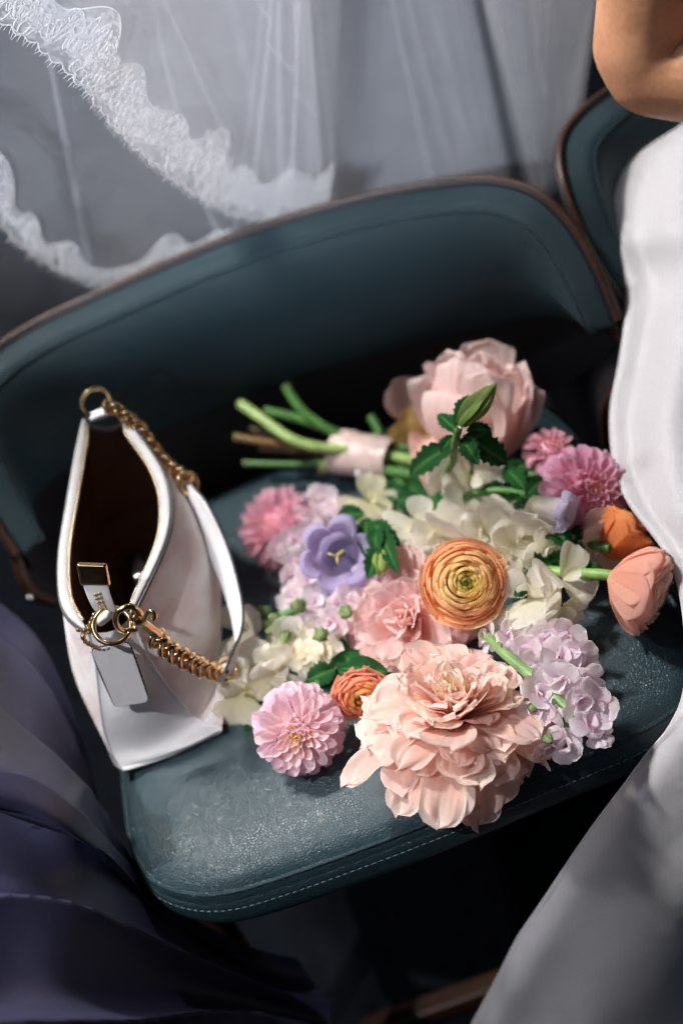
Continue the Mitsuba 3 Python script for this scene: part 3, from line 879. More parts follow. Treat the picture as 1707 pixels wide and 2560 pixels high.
def chain(path, pitch, name, a_, b_, r_, seed):
    c = hold(name, bag)
    p = spline(path, 400)
    L_ = np.r_[0, np.cumsum(np.linalg.norm(np.diff(p, axis=0), axis=1))]
    rs = np.random.RandomState(seed)
    for i, s_ in enumerate(np.arange(pitch * .5, L_[-1], pitch)):
        k = int(np.interp(s_, L_, np.arange(400)))
        k = min(max(k, 1), 398)
        t_ = unit(p[k + 1] - p[k - 1])
        n0 = unit(np.cross(t_, [0.2, -.7, .68])); b0 = np.cross(t_, n0)
        g_ = (.95 if i % 2 else -.55) + .12 * rs.randn()
        n_ = n0 * math.cos(g_) + b0 * math.sin(g_)
        tw_ = t_ + .45 * np.cross(t_, n_)
        tw_ = unit(tw_)
        th = np.linspace(0, 2 * PI, 30, endpoint=False)
        q_ = p[k] + (np.cos(th) * a_)[:, None] * tw_ + (np.sin(th) * b_)[:, None] * n_
        add('link', tube(q_, r_, 10, closed=True), 'm_gold', c)


chain([(-0.1570, 0.1530, 0.5910), (-0.1530, 0.1500, 0.5740), (-0.1440, 0.1500, 0.5530), (-0.1360, 0.1560, 0.5280), (-0.1300, 0.1640, 0.5100)], .0056, 'chain', .0072, .0078, .0023, 1)
# strap of white leather between the two lengths of chain
sp = spline([(-0.1040, 0.3000, 0.6020), (-0.1010, 0.2780, 0.5870), (-0.0970, 0.2450, 0.5630), (-0.0970, 0.2150, 0.5450), (-0.1000, 0.1900, 0.5330), (-0.1100, 0.1660, 0.5240), (-0.1200, 0.1500, 0.5250)], 60)
st = np.gradient(sp, axis=0); st /= np.linalg.norm(st, axis=1, keepdims=True)
wv = unit(np.array([.52, .30, .80]))
wd = wv[None] - st * (st @ wv)[:, None]; wd /= np.linalg.norm(wd, axis=1, keepdims=True)
sn = np.cross(st, wd)
k = np.linspace(0, 1, 60)
hw = .0105 * sm(-.06, .16, k) * sm(-.02, .10, 1 - k) + .003
a = np.linspace(0, 2 * PI, 20, endpoint=False)
sgn = lambda x, p_: np.sign(x) * np.abs(x) ** p_
S = sp[:, None] + wd[:, None] * (sgn(np.cos(a), .35)[None, :] * hw[:, None])[..., None] + sn[:, None] * (sgn(np.sin(a), .6) * .0019)[None, :, None]
strap = add('strap', surf(S, cv=True), 'm_leather_flat', bag, smooth=50)
for s_ in (-1, 1):
    add('edge_paint', tube(sp + wd * (hw * s_)[:, None], .0013, 6), 'm_edge', strap)
add('strap_end', xf(rbox((.016, .010, .006), .0026, 14), np.stack([unit([.85, .2, .35]), unit(np.cross(unit([.1, -.9, .5]), unit([.85, .2, .35]))), unit([.1, -.9, .5])], 1), np.array((-0.1270, 0.1620, 0.5110))), 'm_leather_flat', strap, smooth=40)
add('strap_ring', torus(np.array((-0.1230, 0.1680, 0.5080)), (.6, -.3, .7), .0085, .0018), 'm_gold', strap)
# rear ring and chain
r2 = np.array((-0.1550, 0.3740, 0.6690))
add('ring', torus(r2, (.15, -.75, .6), .0128, .0019), 'm_gold', bag)
add('leather_loop', xf(rbox((.0195, .011, .006), .0026, 14), None, np.array((-0.1560, 0.3680, 0.6610))), 'm_leather_flat', bag, smooth=40)
chain([(-0.1470, 0.3720, 0.6640), (-0.1330, 0.3620, 0.6470), (-0.1250, 0.3460, 0.6210), (-0.1140, 0.3220, 0.6090), (-0.1020, 0.3050, 0.6070)], .0056, 'chain', .0062, .0070, .0020, 2)
add('strap_ring', torus(np.array((-0.1030, 0.3030, 0.6040)), (.6, -.5, .3), .0100, .0018), 'm_gold', strap)
# things kept in the bag
thing('glossy_case', 'small dark glossy case inside the open white handbag', 'case')
Rb = rotz(.2) @ rotx(-.15)
scene['glossy_case__shell'] = mikit.ply(xf(rbox((.016, .05, .07), .005, 16), Rb, (-.178, .285, .512)), 'm_gloss', 40)
scene['glossy_case__clasp'] = mikit.ply(xf(rbox((.010, .012, .006), .0025, 12), Rb, (-.178, .275, .549)), 'm_steel', 40)
scene['m_gloss'] = principled((.018, .012, .014), .12, .6)

# ---------------------------------------------------------------- petals and leaves
def S(r, g, b):
    """sRGB 0-255 to a linear reflectance"""
    c = np.array([r, g, b]) / 255.0
    return np.where(c < .04045, c / 12.92, ((c + .055) / 1.055) ** 2.4)


def petal(L, W, phi0, phi1, cup=.15, tip=0.0, ruf=.08, jag=.03, neck=.3, peak=.62, curl=0.0, point=0.0, nu=12, nv=11, seed=0, frq=2.2, side=0.0):
    """a petal as a grid: base at the origin, running outwards along +y and up along +z; phi in degrees above the horizontal.
    returns points (nu, nv, 3), t and s"""
    t = np.linspace(0, 1, nu) ** .85
    s = np.linspace(-1, 1, nv)
    Tt, Ss = np.meshgrid(t, s, indexing='ij')
    up = neck + (1 - neck) * np.sin(np.clip(t / peak, 0, 1) * PI / 2) ** 1.2
    x = np.clip((t - peak) / (1 - peak), 0, 1)
    ex = 2.6 - 1.2 * point + max(0, peak - .80) * 14
    dn = np.clip(1 - x ** ex, 0, 1) ** (.5 + .45 * point)
    w = W / 2 * up * np.maximum(dn, .015)
    ph = np.radians(phi0 + (phi1 - phi0) * t + tip * np.clip((t - .7) / .3, 0, 1) ** 2)
    dt = np.diff(t, prepend=0) * L
    y = np.cumsum(np.cos(ph) * dt)
    z = np.cumsum(np.sin(ph) * dt)
    jg = 1 + jag * nz(Ss * frq * 1.7 + 13.7 + seed, Tt * 0 + .5, seed=seed) * Tt ** 3 * 2
    ny, nz_ = -np.sin(ph), np.cos(ph)
    o = cup * W * .5 * Ss ** 2 * (up * dn)[:, None] ** 1.0
    o = o + ruf * W * (nz(Ss * frq + 5 + seed * 1.3, Tt * frq * .7 + seed, seed=seed + 1) * Tt ** 1.6 * (.35 + .65 * np.abs(Ss)) + .22 * nz(Ss * frq * 2.3 + seed, Tt * 1.5, seed=seed + 2) * Tt ** 3)
    o = o + curl * W * Ss * Tt
    P = np.stack([Ss * w[:, None] + side * W * Tt ** 2, y[:, None] * jg + ny[:, None] * o, z[:, None] * jg + nz_[:, None] * o], -1)
    return P, Tt, Ss


def setp(P, az, r0, z0, F, c, twist=0.0):
    """put a petal on a flower: azimuth az (radians), base radius r0, base height z0, flower frame F, centre c"""
    if twist:
        P = P @ np.array([[math.cos(twist), 0, -math.sin(twist)], [0, 1, 0], [math.sin(twist), 0, math.cos(twist)]]).T
    P = P + np.array([0, r0, z0])
    return P @ rotz(az).T @ F.T + np.asarray(c)


def tint(Tt, Ss, base, tipc, k=1.0, vein=.06, seed=0, edge=None, vary=.06):
    rs = np.random.RandomState(seed + 991)
    t = np.clip(Tt, 0, 1)[..., None] ** k
    C = np.asarray(base) * (1 - t) + np.asarray(tipc) * t
    if edge is not None:
        e = (np.clip(np.maximum((np.abs(Ss) - .72) / .28, (Tt - .88) / .12), 0, 1) ** 1.5)[..., None]
        C = C * (1 - e * .8) + np.asarray(edge) * e * .8
    v = nz(Ss * 9 + seed * .37, Tt * 1.2, seed=seed % 97) * vein
    m = 1 + v + vary * rs.uniform(-1, 1)
    return np.clip(C * m[..., None] * (1 + vary * .4 * rs.uniform(-1, 1, 3)), 0.002, .96).reshape(-1, 3)


def put_petal(parent, P, C, name='petal', m='m_petal'):
    return add(name, surf(P), m, parent, smooth=True, color=C)


def leafc(Tt, Ss, a, b, seed=0):
    mid = np.exp(-(Ss / .10) ** 2)[..., None]
    n = nz(Ss * 5 + seed, Tt * 9, seed=seed % 50)[..., None]
    C = np.asarray(a) * (1 + .18 * n) * (1 - mid) + np.asarray(b) * mid
    return np.clip(C, .002, .9).reshape(-1, 3)


GREEN_D, GREEN_M, GREEN_L = S(38, 78, 44), S(70, 116, 58), S(128, 165, 88)


def leaf(parent, base, tipp, W, bend=.1, seed=0, fold=.35, jag=.10, a=None, b=None, name='leaf', up=(0, -.5, .85)):
    base, tipp = np.array(base), np.array(tipp)
    L = np.linalg.norm(tipp - base)
    y = unit(tipp - base); x = unit(np.cross(y, up)); z = np.cross(x, y)
    nu, nv = 22, 9
    t = np.linspace(0, 1, nu); s = np.linspace(-1, 1, nv)
    Tt, Ss = np.meshgrid(t, s, indexing='ij')
    w = W / 2 * (np.sin(PI * t ** .85) ** .8 * .97 + .03)
    w = w[:, None] * (1 + jag * np.sign(np.sin(t * 40 + seed))[:, None] * np.abs(Ss) ** 3)
    o = bend * L * np.sin(PI * t)[:, None] + fold * w * np.abs(Ss) + .10 * W * nz(Tt * 5 + seed, Ss * 2 + seed, seed=seed % 60)
    P = base + y * (Tt * L)[..., None] + x * (Ss * w)[..., None] + z * o[..., None]
    a = GREEN_D if a is None else a
    b = GREEN_M if b is None else b
    return put_petal(parent, P, leafc(Tt, Ss, a, b, seed), name, 'm_leaf')


def stem(parent, pts, r, col, name='stem', n=40, r1=None):
    p = spline(pts, n)
    rr = np.linspace(r, r if r1 is None else r1, n)
    v, f = tube(p, rr, 10)
    k = meshkit.fbm(v * 120, 2, seed=3)[:, None]
    c = np.clip(np.asarray(col) * (.62 + .76 * k), 0, .9)
    c[:10] = c[:10] * .5 + S(196, 204, 150) * .5      # the cut end
    c[-2] = S(214, 216, 170)
    return add(name, (v, f), 'm_stem', parent, smooth=True, color=c)


# ---------------------------------------------------------------- flowers (each a part of the bouquet)
def peony(parent, label, c, axis, R, pal, seed, n=80, thmax=122, L=(.50, .86), W=(.34, .74), open_=(30, -40), ruf=.15, jag=.09, squash=.85, roll=0.0, cupv=.16, blunt=.80, hrt=.16):
    """ruffled petals in spiral order over a ball; pal: base colours (outer, inner), tip colours (outer, inner), edge colour"""
    k = hold('peony', parent, label)
    F = frame(axis) @ rotz(roll)
    rs = np.random.RandomState(seed)
    g = PI * (3 - 5 ** .5)
    b, t_, e = pal
    for i in range(n):
        x = (i + .6) / n
        j = rs.uniform(-1, 1, 10)
        sd = rs.randint(1, 9000)
        el = 90 - thmax * x ** .66
        q = sm(0, .9, x)
        Lp = R * (L[0] + (L[1] - L[0]) * q) * (1 + .22 * j[0])
        Wp = R * (W[0] + (W[1] - W[0]) * q) * (1 + .30 * j[1])
        p0 = el + open_[0] * (.4 + .6 * q) + 10 * j[2]
        p1 = el + open_[1] * q + (22 + 12 * q) * j[3] + 10 * (1 - q)
        P, Tt, Ss = petal(Lp, Wp, p0, p1, cup=cupv * (1 + .8 * j[4]), tip=30 * j[5] - 8, ruf=ruf * (1.3 - .5 * q), jag=jag, neck=.38, peak=blunt, nu=20, nv=25, seed=sd, frq=2.5 + 1.2 * abs(j[6]), curl=.12 * j[7])
        er = math.radians(el)
        rb = R * (.08 + .16 * x)
        P = setp(P, i * g + .25 * j[8], rb * math.cos(er), rb * math.sin(er) * squash + R * .10 * (1 - x), F, c, twist=.22 * j[9])
        cp = np.clip(1 - x / hrt, 0, 1) ** .7
        base = np.asarray(b[0]) * (1 - cp) + np.asarray(b[1]) * cp
        tp = np.asarray(t_[0]) * (1 - cp) + np.asarray(t_[1]) * cp
        put_petal(k, P, tint(Tt, Ss, base, tp, 1.1, .09, sd, edge=e, vary=.06))
    return k


def ranunculus(parent, label, c, axis, R, cols, seed, openness=1.0, nr=11, roll=0.0, green=True, deep=.34, depth=.42, foot=.55):
    """nested cupped petals; cols: colours from the heart outwards"""
    k = hold('ranunculus', parent, label)
    F = frame(axis) @ rotz(roll)
    rs = np.random.RandomState(seed)
    cols = np.array(cols)
    inner = []
    for q in range(nr):
        x = (q + .5) / nr
        rim = R * (.10 + .88 * x ** .95)
        hz = R * (.30 - deep * (x ** 2.2) - .16 * np.exp(-(x / .22) ** 2))
        n = 5 + int(4 * x) + (q % 2)
        o = rs.rand() * 6
        for i in range(n):
            j = rs.uniform(-1, 1, 6)
            sd = rs.randint(1, 9000)
            nu, nv = 12, 15
            t = np.linspace(0, 1, nu) ** .8; s = np.linspace(-1, 1, nv)
            Tt, Ss = np.meshgrid(t, s, indexing='ij')
            span = (PI / n) * (1.85 - .3 * x)
            th = o + (i + .35 * j[0]) * 2 * PI / n + Ss * span * (1 + .15 * j[5])
            top = hz * (1 + .12 * j[1]) + R * .05 * j[2]
            ht = top - R * .24 * np.abs(Ss) ** 2.6 + R * .03 * nz(Ss * 3 + sd, Tt * 0 + .5, seed=sd % 90)
            zb = -R * depth * (.7 + .3 * x)
            # the wall of the petal rises, then its rim curls over towards the heart (outermost petals stay open)
            cu = np.interp(x, [0, .7, .9, 1], [1, 1, .25, -.5 * openness])
            z = zb + (ht - zb) * np.sin(np.clip(Tt, 0, 1) * PI / 2) ** .9
            bulge = foot + (1 - foot) * np.sin(np.clip(Tt * 1.25, 0, 1) * PI / 2) ** (.8 if green else .6)
            rr = rim * bulge - cu * R * .085 * np.clip((Tt - .55) / .45, 0, 1) ** 2 + R * .02 * nz(Ss * 2.2 + sd, Tt * 2, seed=sd % 80) * Tt + R * .035 * j[3] * Tt
            rr = rr + R * (.016 if green else .030) * (i % 2) * Tt
            rr = np.maximum(rr, R * .015)
            off_ = R * .05 * (1 - x) * np.array([math.cos(seed * 1.7 + q), math.sin(seed * 1.7 + q)])
            P = np.stack([rr * np.cos(th) + off_[0], rr * np.sin(th) + off_[1], z], -1) @ F.T + np.asarray(c)
            xi = x * (len(cols) - 1)
            i0 = min(int(xi), len(cols) - 2)
            col = cols[i0] * (1 - (xi - i0)) + cols[i0 + 1] * (xi - i0)
            C = tint(Tt, Ss, col * np.array([.99, .92, .84]), col * np.array([1.02, 1.06, 1.12]), 2.0, .08, sd, vary=.05)
            if q >= nr * .45:
                put_petal(k, P, C)
            else:
                inner.append((surf(P), C))
    add('heart', cat(*[a for a, _ in inner]), 'm_petal', k, smooth=True, color=np.vstack([b for _, b in inner]), kind='stuff')
    if green:
        v, f = ball((0, 0, 0), R * .10, 3, (1, 1, .8))
        v = v @ F.T + np.asarray(c) + F[:, 2] * R * .02
        add('button', (v, f), 'm_stem', k, smooth=True, color=np.tile(S(120, 128, 50), (len(v), 1)))
    return k


def dahlia(parent, label, c, axis, R, cols, seed, n=120, thmax=125, Lf=.42, Wf=.24, roll=0.0, spiky=.35, heart=None, cupf=.55):
    """florets on a ball in spiral order; cols: heart, inner, outer, back"""
    k = hold('dahlia', parent, label)
    F = frame(axis) @ rotz(roll)
    rs = np.random.RandomState(seed)
    g = PI * (3 - 5 ** .5)
    for i in range(n):
        x = (i + .6) / n
        th = thmax * x ** .62
        j = rs.uniform(-1, 1, 6)
        sd = rs.randint(1, 9000)
        if x > .25 and rs.rand() < .05:
            continue
        bent = 26 * rs.randn() if rs.rand() < .10 else 0
        grow = .42 + .58 * sm(0, .35, x)
        el = 90 - th
        L = R * Lf * grow * (1 + .10 * j[0]); W = R * Wf * (.5 + .5 * sm(0, .4, x)) * (1 + .12 * j[1])
        opn = sm(.02, .5, x)
        P, Tt, Ss = petal(L, W, el + 8 + 7 * j[2], el - 6 - 22 * opn + 16 * j[3] + bent, cup=cupf * (1.5 - .75 * opn), tip=-14 * opn, ruf=.03, jag=.01, neck=.42, peak=.60, point=spiky, nu=9, nv=7, seed=sd, frq=1.5)
        rb = R * (1.0 - Lf * .93) * (.62 + .38 * x)
        er = math.radians(el)
        P = setp(P, i * g + .16 * j[4], rb * math.cos(er), rb * math.sin(er) * .86, F, c, twist=.12 * j[5])
        w = np.array([np.interp(x, [0, .10, .45, 1], [1, .35, 0, 0]), 0, 0])
        inn = np.array(cols[0]) * w[0] + np.array(cols[1]) * (1 - w[0])
        out = np.array(cols[2]) * (1 - w[0] * .7) + np.array(cols[0]) * w[0] * .7
        if heart is not None:
            hd_ = np.exp(-(x / heart[1]) ** 2)
            inn = inn * (1 - hd_) + np.array(heart[0]) * hd_; out = out * (1 - hd_ * .8) + np.array(heart[0]) * hd_ * .8
        put_petal(k, P, tint(Tt, Ss, inn, out, .9, .07, sd, edge=cols[3], vary=.05))
    v, f = ball((0, 0, 0), R * (1 - Lf) * .74, 3, (1, 1, .82))
    v = v @ F.T + np.asarray(c)
    add('core', (v, f), 'm_stem', k, smooth=True, color=np.tile(np.array(cols[1]) * .8, (len(v), 1)))
    return k


def floret(parent, c, axis, r, base, tipc, seed, n=8, name='floret'):
    """one double ruffled floret of a stock spike: one mesh"""
    rs = np.random.RandomState(seed)
    F = frame(axis) @ rotz(rs.rand() * 6)
    ms, cs = [], []
    for i in range(n):
        j = rs.uniform(-1, 1, 6)
        sd = rs.randint(1, 9000)
        inner = i >= 5
        a = (i * 2 * PI / 5 if not inner else i * 2 * PI / max(1, n - 5) + .5) + .25 * j[0]
        P, Tt, Ss = petal(r * (1.15 if not inner else .72) * (1 + .15 * j[1]), r * (1.15 if not inner else .8) * (1 + .15 * j[2]), (42 if not inner else 72) + 10 * j[3], (-8 if not inner else 50) + 22 * j[4], cup=.12, ruf=.20, jag=.05, neck=.22, peak=.66, nu=10, nv=9, seed=sd, frq=1.8, curl=.12 * j[5])
        ms.append(surf(setp(P, a, r * .05, 0, F, c)))
        cs.append(tint(Tt, Ss, base, tipc, .8, .05, sd, vary=.06))
    return add(name, cat(*ms), 'm_petal', parent, smooth=True, color=np.vstack(cs))


def bud(parent, base, axis, L, r, cols, seed, n=5, name='bud'):
    """closed green bud: sepals wrapped round a tapering body, one mesh"""
    rs = np.random.RandomState(seed)
    F = frame(axis)
    ms, cs = [], []
    for i in range(n):
        j = rs.uniform(-1, 1, 4); sd = rs.randint(1, 9000)
        P, Tt, Ss = petal(L * (1 + .1 * j[0]), r * 2.0, 62 + 5 * j[1], 112 + 8 * j[2], cup=.5, ruf=.04, jag=.02, neck=.5, peak=.45, point=.8, nu=10, nv=7, seed=sd)
        ms.append(surf(setp(P, i * 2 * PI / n + .2 * j[3], r * .15, 0, F, base)))
        cs.append(tint(Tt, Ss, cols[0], cols[1], 1, .1, sd, vary=.1))
    v, f = ball((0, 0, 0), 1, 2, (r * .72, r * .72, L * .46))
    v = (v + [0, 0, L * .46]) @ F.T + np.asarray(base)
    ms.append((v, f)); cs.append(np.tile(np.array(cols[1]) * .95, (len(v), 1)))
    return add(name, cat(*ms), 'm_petal', parent, smooth=True, color=np.vstack(cs))


def sweet_pea(parent, label, c, axis, r, seed, base=None, tipc=None, roll=None):
    """standard, two wings and a keel"""
    rs = np.random.RandomState(seed)
    k = hold('sweet_pea', parent, label)
    F = frame(axis, hint=(0, .4, .9)) @ rotz(rs.rand() * 6 if roll is None else roll)
    base = S(226, 220, 178) if base is None else base
    tipc = S(240, 230, 214) if tipc is None else tipc
    for (nm, L, W, p0, p1, az, cup, ruf) in (('standard', 1.25, 1.75, 40, 5, 0, -.10, .20), ('standard', 1.1, 1.5, 58, 30, .5, -.05, .20), ('wing', 1.05, 1.05, 38, 0, 2.35, .22, .17), ('wing', 1.05, 1.05, 38, 0, -2.35, .22, .17), ('keel', .62, .5, 70, 55, PI, .6, .03)):
        j = rs.uniform(-1, 1, 5); sd = rs.randint(1, 9000)
        P, Tt, Ss = petal(r * L * (1 + .1 * j[0]), r * W * (1 + .12 * j[1]), p0 + 10 * j[2], p1 + 18 * j[3], cup=cup, ruf=ruf, jag=.035, neck=.2, peak=.68, nu=16, nv=17, seed=sd, frq=2.0, curl=.1 * j[4])
        put_petal(k, setp(P, az + .2 * j[4], r * .06, 0, F, c), tint(Tt, Ss, base, tipc, .8, .03, sd, vary=.03), nm)
    return k


def bell(parent, label, c, axis, R, Lb, cols, seed, lobes=6, flare=1.0, roll=0.0, inside=True):
    """bell flower: corolla with turned back lobes, opening along axis; c is the centre of the mouth"""
    k = hold('bellflower', parent, label)
    F = frame(axis) @ rotz(roll)
    nu, nv = 34, 121
    t = np.linspace(0, 1, nu)[:, None]; th = np.linspace(0, 2 * PI, nv)[None]
    rad = np.interp(t, [0, .08, .25, .5, .68, .8, .9, 1], [.12, .36, .52, .58, .70, .90, 1.04, 1.08])
    zz = np.interp(t, [0, .08, .25, .5, .68, .8, .9, 1], [-1.0, -.97, -.75, -.38, -.10, .02, -.02, -.14])
    lob = np.abs(np.cos(th * lobes / 2)) ** .55
    w = sm(.55, 1, t)
    rs = np.random.RandomState(seed)
    wob = nz(np.cos(th) * 1.5 + 3, np.sin(th) * 1.5 + t * .8, seed=seed)
    rr = R * rad * (1 - .30 * w * (1 - lob)) * (1 + .08 * wob * w) * (1 - flare_fix(flare) * w)
    ridge = .025 * R * np.cos(th * lobes) * sm(.1, .4, t) * (1 - w * .5)
    z = Lb * zz * np.where(zz > -.2, 1, 1) + R * .16 * w * (1 - lob) * 0 - R * .16 * w * lob ** 2 * (t > .78) * flare * ((t - .78) / .22) + R * .09 * wob * w
    P = np.stack([(rr + ridge) * np.cos(th), (rr + ridge) * np.sin(th), z + 0 * th], -1) @ F.T + np.asarray(c)
    Tt = t + 0 * th; Ss = np.cos(th * lobes) + 0 * t
    C = tint(Tt, Ss * .1, cols[0], cols[1], .9, .04, seed, vary=.02)
    add('corolla', surf(P), 'm_petal', k, smooth=True, color=C)
    if inside:
        ax = F[:, 2]
        p0 = np.asarray(c) - ax * Lb * .95
        v, f = tube(np.stack([p0 + ax * Lb * q for q in (0, .3, .6, .85)]), [R * .05] * 4, 8)
        add('pistil', (v, f), 'm_stem', k, smooth=True, color=np.tile(S(222, 178, 96), (len(v), 1)))
        ms = []
        for q in range(3):
            a = q * 2.1 + .4
            e = F[:, 0] * math.cos(a) + F[:, 1] * math.sin(a)
            o = p0 + ax * Lb * .83
            ms.append(tube(spline([o, o + ax * Lb * .08 + e * R * .08, o + ax * Lb * .10 + e * R * .17, o + ax * Lb * .04 + e * R * .22], 14), R * .028, 6))
        v, f = cat(*ms)
        add('stigma', (v, f), 'm_stem', k, smooth=True, color=np.tile(S(206, 196, 110), (len(v), 1)))
    return k


def flare_fix(f):
    return (1 - f) * .35

# ---------------------------------------------------------------- the bouquet
bq = thing('bouquet', 'bouquet of blush peonies, orange ranunculus, pink dahlias and lilac stock tied with a pale ribbon', 'bouquet')
rs = np.random.RandomState(77)

# stems to the left of the ribbon and through it to the flowers
RIB = np.array((0.0469, 0.3790, 0.4920))
RIGHT_OF = np.array((0.1069, 0.3297, 0.4960))
SG1, SG2, SB = S(150, 178, 104), S(74, 122, 58), S(112, 84, 40)
for pts, r, col in (
        ([(-0.0515, 0.4569, 0.5470), (-0.0323, 0.4264, 0.5380), (-0.0071, 0.3934, 0.5240), (0.0222, 0.3804, 0.5120), (0.0522, 0.3689, 0.5020), (0.0921, 0.3329, 0.5020)], .0052, SG1),
        ([(-0.0026, 0.4536, 0.5500), (0.0035, 0.4307, 0.5340), (0.0176, 0.4108, 0.5200), (0.0365, 0.3937, 0.5060), (0.0716, 0.3643, 0.4960)], .0046, SG2),
        ([(-0.0320, 0.4478, 0.5340), (-0.0044, 0.4317, 0.5240), (0.0200, 0.4137, 0.5120), (0.0370, 0.3990, 0.5040), (0.0731, 0.3657, 0.5000)], .0048, SG2),
        ([(-0.0699, 0.4464, 0.5180), (-0.0456, 0.4320, 0.5120), (-0.0144, 0.4160, 0.5040), (0.0241, 0.3931, 0.4960), (0.0701, 0.3630, 0.4920)], .0042, SB),
        ([(-0.0527, 0.4572, 0.5120), (-0.0283, 0.4371, 0.5060), (0.0019, 0.4160, 0.4980), (0.0319, 0.3965, 0.4900)], .0036, SB * .6),
        ([(-0.0703, 0.4273, 0.4980), (-0.0373, 0.4114, 0.4940), (-0.0128, 0.4018, 0.4900), (0.0245, 0.3890, 0.4860), (0.0692, 0.3617, 0.4900)], .0030, SG2 * .9),
        ([(-0.0533, 0.4655, 0.4760), (-0.0197, 0.4368, 0.4780), (0.0133, 0.4044, 0.4840), (0.0495, 0.3736, 0.4900)], .0034, SB * .5),
        ([(-0.0002, 0.3945, 0.4840), (0.0128, 0.3876, 0.4860), (0.0281, 0.3786, 0.4900)], .0048, S(150, 150, 70)),
        ([(0.0642, 0.4202, 0.5000), (0.0661, 0.4074, 0.4980), (0.0669, 0.3940, 0.4960)], .0044, SG2),
        ([(0.0692, 0.3679, 0.5000), (0.0871, 0.3567, 0.5020), (0.1077, 0.3446, 0.5080)], .0040, SG2),
        ([(0.0586, 0.3468, 0.4960), (0.0766, 0.3280, 0.4980), (0.1014, 0.3043, 0.5000), (0.1265, 0.2718, 0.5000)], .0052, SG2),
        ([(0.0647, 0.3617, 0.4900), (0.0985, 0.2987, 0.4950), (0.1262, 0.2130, 0.5000), (0.1509, 0.1506, 0.5000)], .0040, SG2 * .8),
        ([(0.0639, 0.3582, 0.4900), (0.0751, 0.2798, 0.4900), (0.0676, 0.1863, 0.4900), (0.0494, 0.0879, 0.4900)], .0046, SG2 * .8),
        ([(0.0599, 0.3604, 0.4900), (0.0372, 0.3005, 0.4900), (0.0080, 0.2278, 0.4900), (-0.0364, 0.1626, 0.4850), (-0.0593, 0.1194, 0.4900)], .0040, SG2 * .8),
        ([(0.1280, 0.2770, 0.5000), (0.1595, 0.2653, 0.5060), (0.1852, 0.2505, 0.5120), (0.2060, 0.2269, 0.5120)], .0036, SG2),
        ([(0.1003, 0.2578, 0.5100), (0.1405, 0.2485, 0.5160), (0.1670, 0.2254, 0.5200), (0.1782, 0.2085, 0.5220)], .0034, SG2),
        ([(0.1349, 0.1750, 0.5000), (0.1620, 0.1473, 0.5020), (0.1903, 0.1267, 0.5050), (0.2056, 0.1159, 0.5060), (0.2195, 0.1025, 0.5060)], .0046, S(126, 164, 84)),
        ([(0.0911, 0.1186, 0.5000), (0.1074, 0.0675, 0.5050), (0.1202, 0.0382, 0.5050), (0.1350, -0.0006, 0.5000)], .0046, S(118, 150, 92)),
        ([(0.1456, 0.1971, 0.5000), (0.1830, 0.1772, 0.5000), (0.2161, 0.1487, 0.5000)], .0038, SG2)):
    stem(bq, pts, r, col)
# ribbon wound round the stems, with a pin
t_ = np.linspace(0, 1, 40)
axr = spline([(0.0217, 0.3980, 0.4940), (0.0462, 0.3772, 0.4940), (0.0709, 0.3564, 0.4940)], 40)
a = np.linspace(0, 2 * PI, 72, endpoint=False)
tr = unit(axr[-1] - axr[0]); u1 = unit(np.cross(tr, [0, 0, 1])); u2 = np.cross(u1, tr)
rad = .0215 + .0011 * ((t_[:, None] * 2.3 + a[None] / (2 * PI)) % 1.0) + .0006 * np.sin(t_ * 9)[:, None] + .0009 * nz(np.cos(a)[None] * 2 + 2, t_[:, None] * 6, seed=61) - .0005 * sm(.92, 1, t_)[:, None]
Rb_ = axr[:, None] + u1[None, None] * (np.cos(a) * 1.0)[None, :, None] * rad[..., None] + u2[None, None] * (np.sin(a) * .92)[None, :, None] * rad[..., None]
Ri = axr[:, None] + (Rb_ - axr[:, None]) * .95
rk = add('ribbon', cat(surf(Rb_, cv=True), (lambda m: (m[0], m[1][:, ::-1]))(surf(Ri, cv=True))), 'm_ribbon', bq, smooth=50, label='pale satin ribbon wound round the stems')
add('pearl_pin', ball((0.0348, 0.3495, 0.5000), .0032, 3), 'm_pearl', rk)
scene['m_pearl'] = principled((.75, .73, .72), .15, .6, clearcoat=.6)

# peonies
PINK = ((S(244, 192, 172), S(250, 218, 164)), (S(250, 224, 213), S(252, 232, 196)), S(252, 236, 230))
peony(bq, 'large full blush peony with ruffled petals and creamy heart, nearest the front edge of the seat', (0.0459, 0.0346, 0.5000), (0.2505, 0.1332, 0.9378), .0700, PINK, 5, n=124, thmax=116, roll=.4, L=(.46, .95), W=(.34, .62), open_=(36, -46), ruf=.19, jag=.13)
PINKB = ((S(240, 186, 180), S(244, 204, 192)), (S(248, 220, 217), S(250, 226, 220)), S(250, 232, 230))
peony(bq, 'pink peony half hidden behind the orange ranunculus', (0.0387, 0.1642, 0.4860), (-0.1740, -0.5171, 0.7853), .062, PINKB, 9, n=70, roll=1.3, W=(.36, .70), ruf=.13)
PINKC = ((S(244, 206, 200), S(246, 212, 206)), (S(250, 230, 227), S(250, 230, 227)), S(250, 230, 226))
pc = peony(bq, 'tall pale pink peony by the back of the seat, its cupped petals turned away', (0.1399, 0.2986, 0.4980), (0.4155, 0.5072, 0.6751), .0560, PINKC, 14, n=34, thmax=64, L=(1.62, 1.46), W=(.80, 1.26), open_=(-8, 84), ruf=.10, jag=.03, cupv=.10, roll=.2, hrt=.01, blunt=.88)
